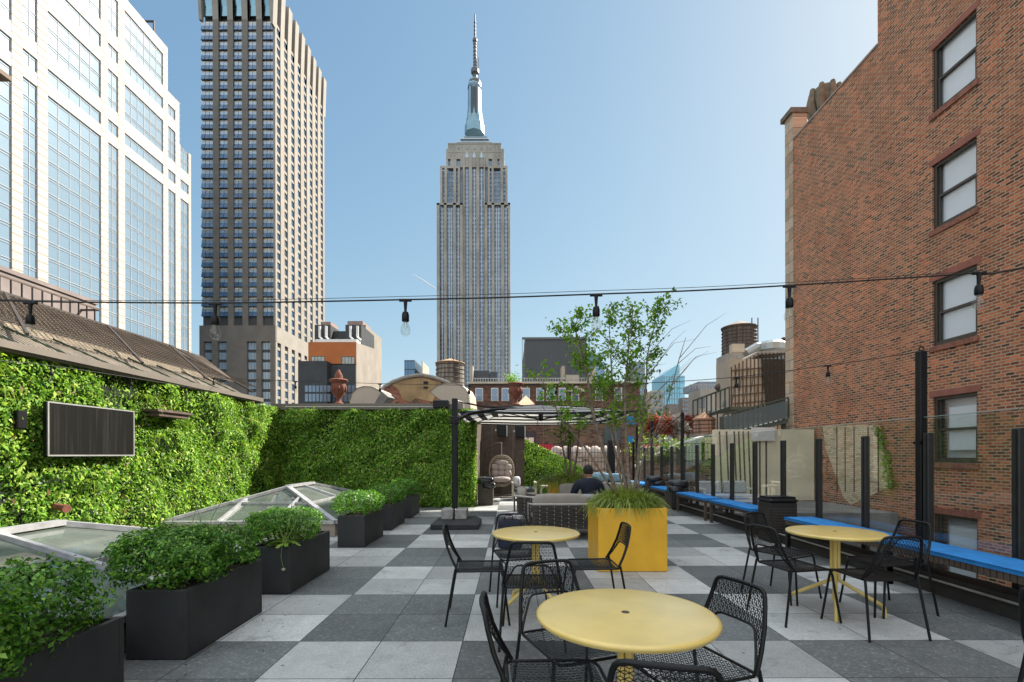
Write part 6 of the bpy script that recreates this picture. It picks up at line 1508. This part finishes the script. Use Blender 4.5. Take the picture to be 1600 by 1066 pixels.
def hood(label, pts, d, dep, fold=None):
    t = thing('roof_hood', label, 'hood', (X(pts[0][0], d), d, Z(640, d)), 'pale vent hoods behind the green wall'); pl = [P(a, b_, d) for a, b_ in pts]
    MB().prism(pl, (.15, dep, 0)).build('shell', pm('buff_sheet_metal', (.5, .42, .33), .6, .1, .08, .7, .05, 8, stain=.2), t)
    if fold: MB().prism([P(a, b_, d-.02) for a, b_ in fold], (.1, dep*.6, .0)).build('folded_side', pm('grey_sheet_metal', (.17, .16, .15), .6, .2), t)
    MB().tube([pl[i]+Vector((0, -.01, 0)) for i in range(1, len(pl)-1)], .012, 5).build('rim', M_trim, t)
hood('left pale rounded vent hood next to the terracotta urn', [(546.5, 640), (547, 624), (550, 614), (558, 606.5), (568, 603.5), (580, 604), (592, 609), (596, 612), (584, 634), (583, 640)], 15.5, .8, [(596, 611), (607, 620), (594, 636), (583, 636)])
hood('right pale rounded vent hood before the curved gable', [(700, 640), (698, 631), (684, 622), (671, 612), (682, 603), (694, 598.5), (708, 598), (720, 602), (728, 608), (733, 618), (736, 640)], 15.5, .8)
def urn(label, pxc, py_b, py_t, d, lid):
    s = (py_b-py_t)/54 if lid else (py_b-py_t)/40; k = s/F*d; c = (X(pxc, d), d, Z(py_b, d)); t = thing('urn', label, 'urn', c)
    prof = [(8, 0), (8, 2), (4, 5), (3, 9), (4.5, 12), (9, 17), (11, 24), (11, 30), (10, 33), (13.5, 36), (14.5, 38), (13, 39.5), (6, 40)]
    MB().lathe([(a*k, b_*k) for a, b_ in prof], c, 20).build('bowl', M_terra, t, smooth=True)
    m = MB()
    for i in range(10): a = i*math.pi/5; m.blob((c[0]+10.6*k*math.cos(a), c[1]+10.6*k*math.sin(a), c[2]+25*k), 2.2*k, 2.2*k, 5*k, 8, 6)
    m.build('relief', M_terra, t, smooth=True)
    if lid: MB().lathe([(7*k, 40*k), (6*k, 42*k), (6.5*k, 45*k), (4.5*k, 49*k), (3.2*k, 51*k), (2*k, 54*k), (0, 55.5*k)], c, 12).build('finial', M_terra, t, smooth=True)
    return t, c, k
urn('terracotta urn with a flame finial standing on the green back wall', 529.5, 632, 578, 13.6, True)
_, c, k = urn('terracotta urn planted with greenery above the parasol', 806, 634, 598, 20, False)
n = 500; pts = NR.normal(0, 1, (n, 3))*np.array([.14, .12, .13])+np.array([c[0]-.12, c[1], c[2]+k*40+.12]); t = thing('urn_plant', 'small green plant growing in the terracotta urn above the parasol', 'plant', (c[0], c[1], c[2]+k*40)); leaves('foliage', pts, np.tile([0, 0, 1.], (n, 1)), .07, M_leaft, t)
MB().box(c[0]-.3, c[0]+.3, c[1]-.3, c[1]+.3, -5, c[2]-.002).build('pedestal', M_brown, bpy.data.objects['urn.001'])
# ---- stair tower with netting, deck and railings (right)
d = 30.0
t = thing('stair_tower', 'beige stair tower wrapped in dark safety netting under the big water tank', 'building', (X(1170, d), d, -42))
MB().box(X(1140, 28.3), X(1232, 28.3)+3, 28.3, 30.15, -42, Z(562, 28.3)).build('wall', pm('stained_stucco', (.42, .37, .3), .9, 0, .16, .5, .1, 10, detail=9, stain=.45), t)
MB().box(X(1141, 28.2), X(1160, 28.2), 27.9, 28.29, Z(562, d), Z(550, d)).build('roof_box', M_stone, t)
m = MB().prism([P(1143, 572, d-1.6), P(1185, 550, d-1.6), P(1232, 548, d-1.6), P(1232, 553, d-1.6), P(1187, 555, d-1.6), P(1145, 577, d-1.6)], (0, 1.4, 0)); m.build('roof_slab', M_concrete, t)
m = MB().tube([P(1166, 554, d), P(1183, 544, d), P(1190, 544, d)], .32, 10).lathe([(.9, 0), (.9, .35), (.6, .55), (0, .6)], tuple(P(1206, 549, d)), 16).box(X(1196, d), X(1218, d), d+.5, d+1, Z(549, d), Z(546, d)); m.build('duct', pm('galvanised_duct', (.34, .38, .38), .4, .5, .1, 1), t)
m = MB()
for px, p in ((1216, 536), (1220, 540), (1223, 534), (1226, 531)): m.bar(P(px, 549, d), P(px, p, d), .1).box(X(px, d)-.13, X(px, d)+.13, d-.1, d+.1, Z(p, d)-.1, Z(p, d)+.1)
m.build('flue', M_steel, t)
m = MB()
for i in range(15): px = 1143+i*6; m.bar(P(px, 690, d-1.7), P(px, 574-min(22, i*3), d-1.7), .06)
for j in range(9): m.bar(P(1143, 580+j*13, d-1.75), P(1232, 572+j*13, d-1.75), .05)
for j in range(10): m.bar(P(1143+j*9, 640, d-1.8), P(1152+j*9, 575, d-1.8), .03)
m.build('scaffold_tube', M_steel, t)
mm_, n_, b_ = nodes('debris_netting'); tr_ = N(n_, 'BsdfTransparent'); mx = N(n_, 'MixShader'); mx.inputs[0].default_value = .62; L(n_, tr_.outputs[0], mx.inputs[1]); L(n_, b_.outputs[0], mx.inputs[2]); L(n_, mx.outputs[0], n_.nodes['Material Output'].inputs[0]); b_.inputs['Base Color'].default_value = (.035, .028, .022, 1); b_.inputs['Roughness'].default_value = .9
MB().prism([P(1189, 555, d-1.9), P(1232, 552, d-1.9), P(1232, 668, d-1.9), P(1200, 655, d-1.9)], (0, .04, 0)).build('netting', mm_, t)
m = MB()   # outside stair
for i in range(16): a = P(1140+i*1.3*.9, 634-i*2.6, d-.8); m.box(a.x-.5, a.x+.5, a.y-.5, a.y, a.z-.04, a.z+.04)
for s in (0, 1): m.bar(P(1135+s*12, 636, d-1.3), P(1155+s*12, 594, d-1.3), .09)
m.build('stair', M_alu, t)
for k in range(2): MB().blob(P(1126+k*6, 606, d-.2), .35, .3, .25, 12, 8).build('floodlight', M_steel, t, smooth=True)
t = thing('steel_deck', 'raised steel deck with glazed railing right of the small water tank', 'deck', (X(1160, 24), 24, -1.6)); d = 23.0
m = MB().prism([P(1082, 655, 27), P(1140, 636, 24), P(1232, 636, 24), P(1232, 640, 24), P(1142, 641, 24), P(1084, 660, 27)], (0, 2.5, 0)).prism([P(1128, 680, 21), P(1232, 655, 19.8), P(1232, 662, 19.8), P(1130, 684, 21)], (0, 3, 0)); m.build('deck_slab', pm('dark_green_steel', (.06, .07, .055), .6, .2, .2, 1), t)
m = MB()
for i in range(9): a = i/8; p = P(1083+57*a, 654-18*a, 27-3*a); m.bar(p, p+Vector((0, 0, .95)), .06)
m.bar(P(1083, 654, 27)+Vector((0, 0, .95)), P(1140, 636, 24)+Vector((0, 0, .95)), .07)
for i in range(14): a = i/13; p = P(1130+102*a, 680-25*a, 21-1.2*a); m.bar(p, p+Vector((0, 0, .85)), .05)
m.bar(P(1130, 680, 21)+Vector((0, 0, .85)), P(1232, 655, 19.8)+Vector((0, 0, .85)), .06).build('railing', MATS['dark_green_steel'], t)
MB().prism([P(1130, 678, 20.95), P(1230, 654, 19.75), P(1230, 654, 19.75)+Vector((0, 0, .7)), P(1130, 678, 20.95)+Vector((0, 0, .7))], (0, .02, 0)).build('glass_infill', glassmat('tinted_glass', (.25, .32, .28), .05, .08), t)
m = MB()
for px, p0, p1, dd in ((1127, 652, 690, 24), (1132, 684, 700, 21), (1166, 676, 700, 20.5), (1200, 668, 690, 20.2), (1225, 662, 700, 20)): m.bar(P(px, p0, dd), P(px, p1+25, dd), .12)
m.build('column', MATS['dark_green_steel'], t)
# ---- plants and sloping walls seen beyond the rail
def tree2(name, label, pxc, pyb, pyt, pw_, d, mat, n=1800, size=.14, grp=None):
    t = thing(name, label, 'tree', (X(pxc, d), d, Z(pyb, d)), grp); zc = (Z(pyb, d)+Z(pyt, d))/2; rz = (Z(pyt, d)-Z(pyb, d))/2; rx = pw_/2/F*d
    base = Vector((X(pxc, d), d, Z(pyb, d)-1.0)); m = MB()
    pts = []
    for k in range(9):
        a = rnd.random()*6.28; e = Vector((base.x+rx*.75*math.cos(a), d+rx*.6*math.sin(a), zc+rz*rnd.uniform(-.2, .85))); m.tube([base, base.lerp(e, .5)+Vector((0, 0, .1)), e], [.07, .04, .012], 5)
        for j in range(n//9): pts.append(tuple(e+Vector((NR.normal(0, rx*.26), NR.normal(0, rx*.26), NR.normal(0, rz*.24)))))
    m.build('trunk', M_bark, t); leaves('crown', np.array(pts), np.tile([0, -.3, 1.], (len(pts), 1)), size, mat, t, jit=.8); return t
tree2('red_leaved_tree', 'red leaved tree left of the small water tank', 1030, 690, 655, 34, 25, M_red, 2000)
tree2('red_leaved_tree', 'pinkish red small tree partly behind the small water tank', 1078, 684, 652, 16, 27, M_red, 900)
tree2('green_tree', 'lime green tree between the two red leaved trees', 1058, 688, 656, 30, 25.5, M_lime, 1600)
tree2('pale_green_shrub', 'pale green shrub left of the red leaved tree', 1010, 690, 660, 18, 26, M_leaft, 700)
t = thing('sloping_hedge_wall', 'green planted wall with a sloping pale coping beyond the far rail', 'wall', (X(1060, 19.2), 19.2, -1.6)); d = 19.2
MB().prism([P(995, 790, d), P(1118, 790, d), P(1118, 684, d), P(1100, 684, d), P(1068, 692, d), P(1040, 706, d), P(1012, 718, d), P(995, 728, d)], (0, .3, 0)).build('wall', pm('green_grey_render', (.14, .17, .12), .9, 0, .3, 1, stain=.3), t)
MB().prism([P(994, 729, d-.1), P(1012, 717, d-.1), P(1040, 704, d-.1), P(1068, 690, d-.1), P(1100, 682, d-.1), P(1100, 684, d-.1), P(1068, 693, d-.1), P(1040, 707, d-.1), P(1012, 720, d-.1), P(994, 732, d-.1)], (0, .5, 0)).build('coping', M_white, t)
n = 3500; u = NR.random(n); px = 1065+52*u; pyy = 686+NR.random(n)*32; leaves('foliage', np.array([P(a, b_, d-.05) for a, b_ in zip(px, pyy)]), np.tile([0, -1, .3], (n, 1)), .07, M_leaf, t)
o = MB().box(X(1000, 18.6), X(1122, 18.6), 18.6, 18.9, -1.6, Z(728, 18.6)).build('retaining_wall', brickmat('brown_retaining_brick', (.2, .13, .09), (.28, .2, .14), (.3, .25, .2), .3, .09, 'XZ', .4)); tag(o, 'low brown brick retaining wall seen through the far glass panels', 'wall')
# vapour trail
o = MB().tube([P(645, 428, 2500), P(660, 437, 2500), P(681, 451, 2500)], [1.5, 3.5, 3], 6).build('vapour_trail', pm('white_vapour', (.8, .8, .8), 1)); tag(o, 'short white vapour trail left of the central skyscraper', 'vapour trail')
def keep_labels():
    pass
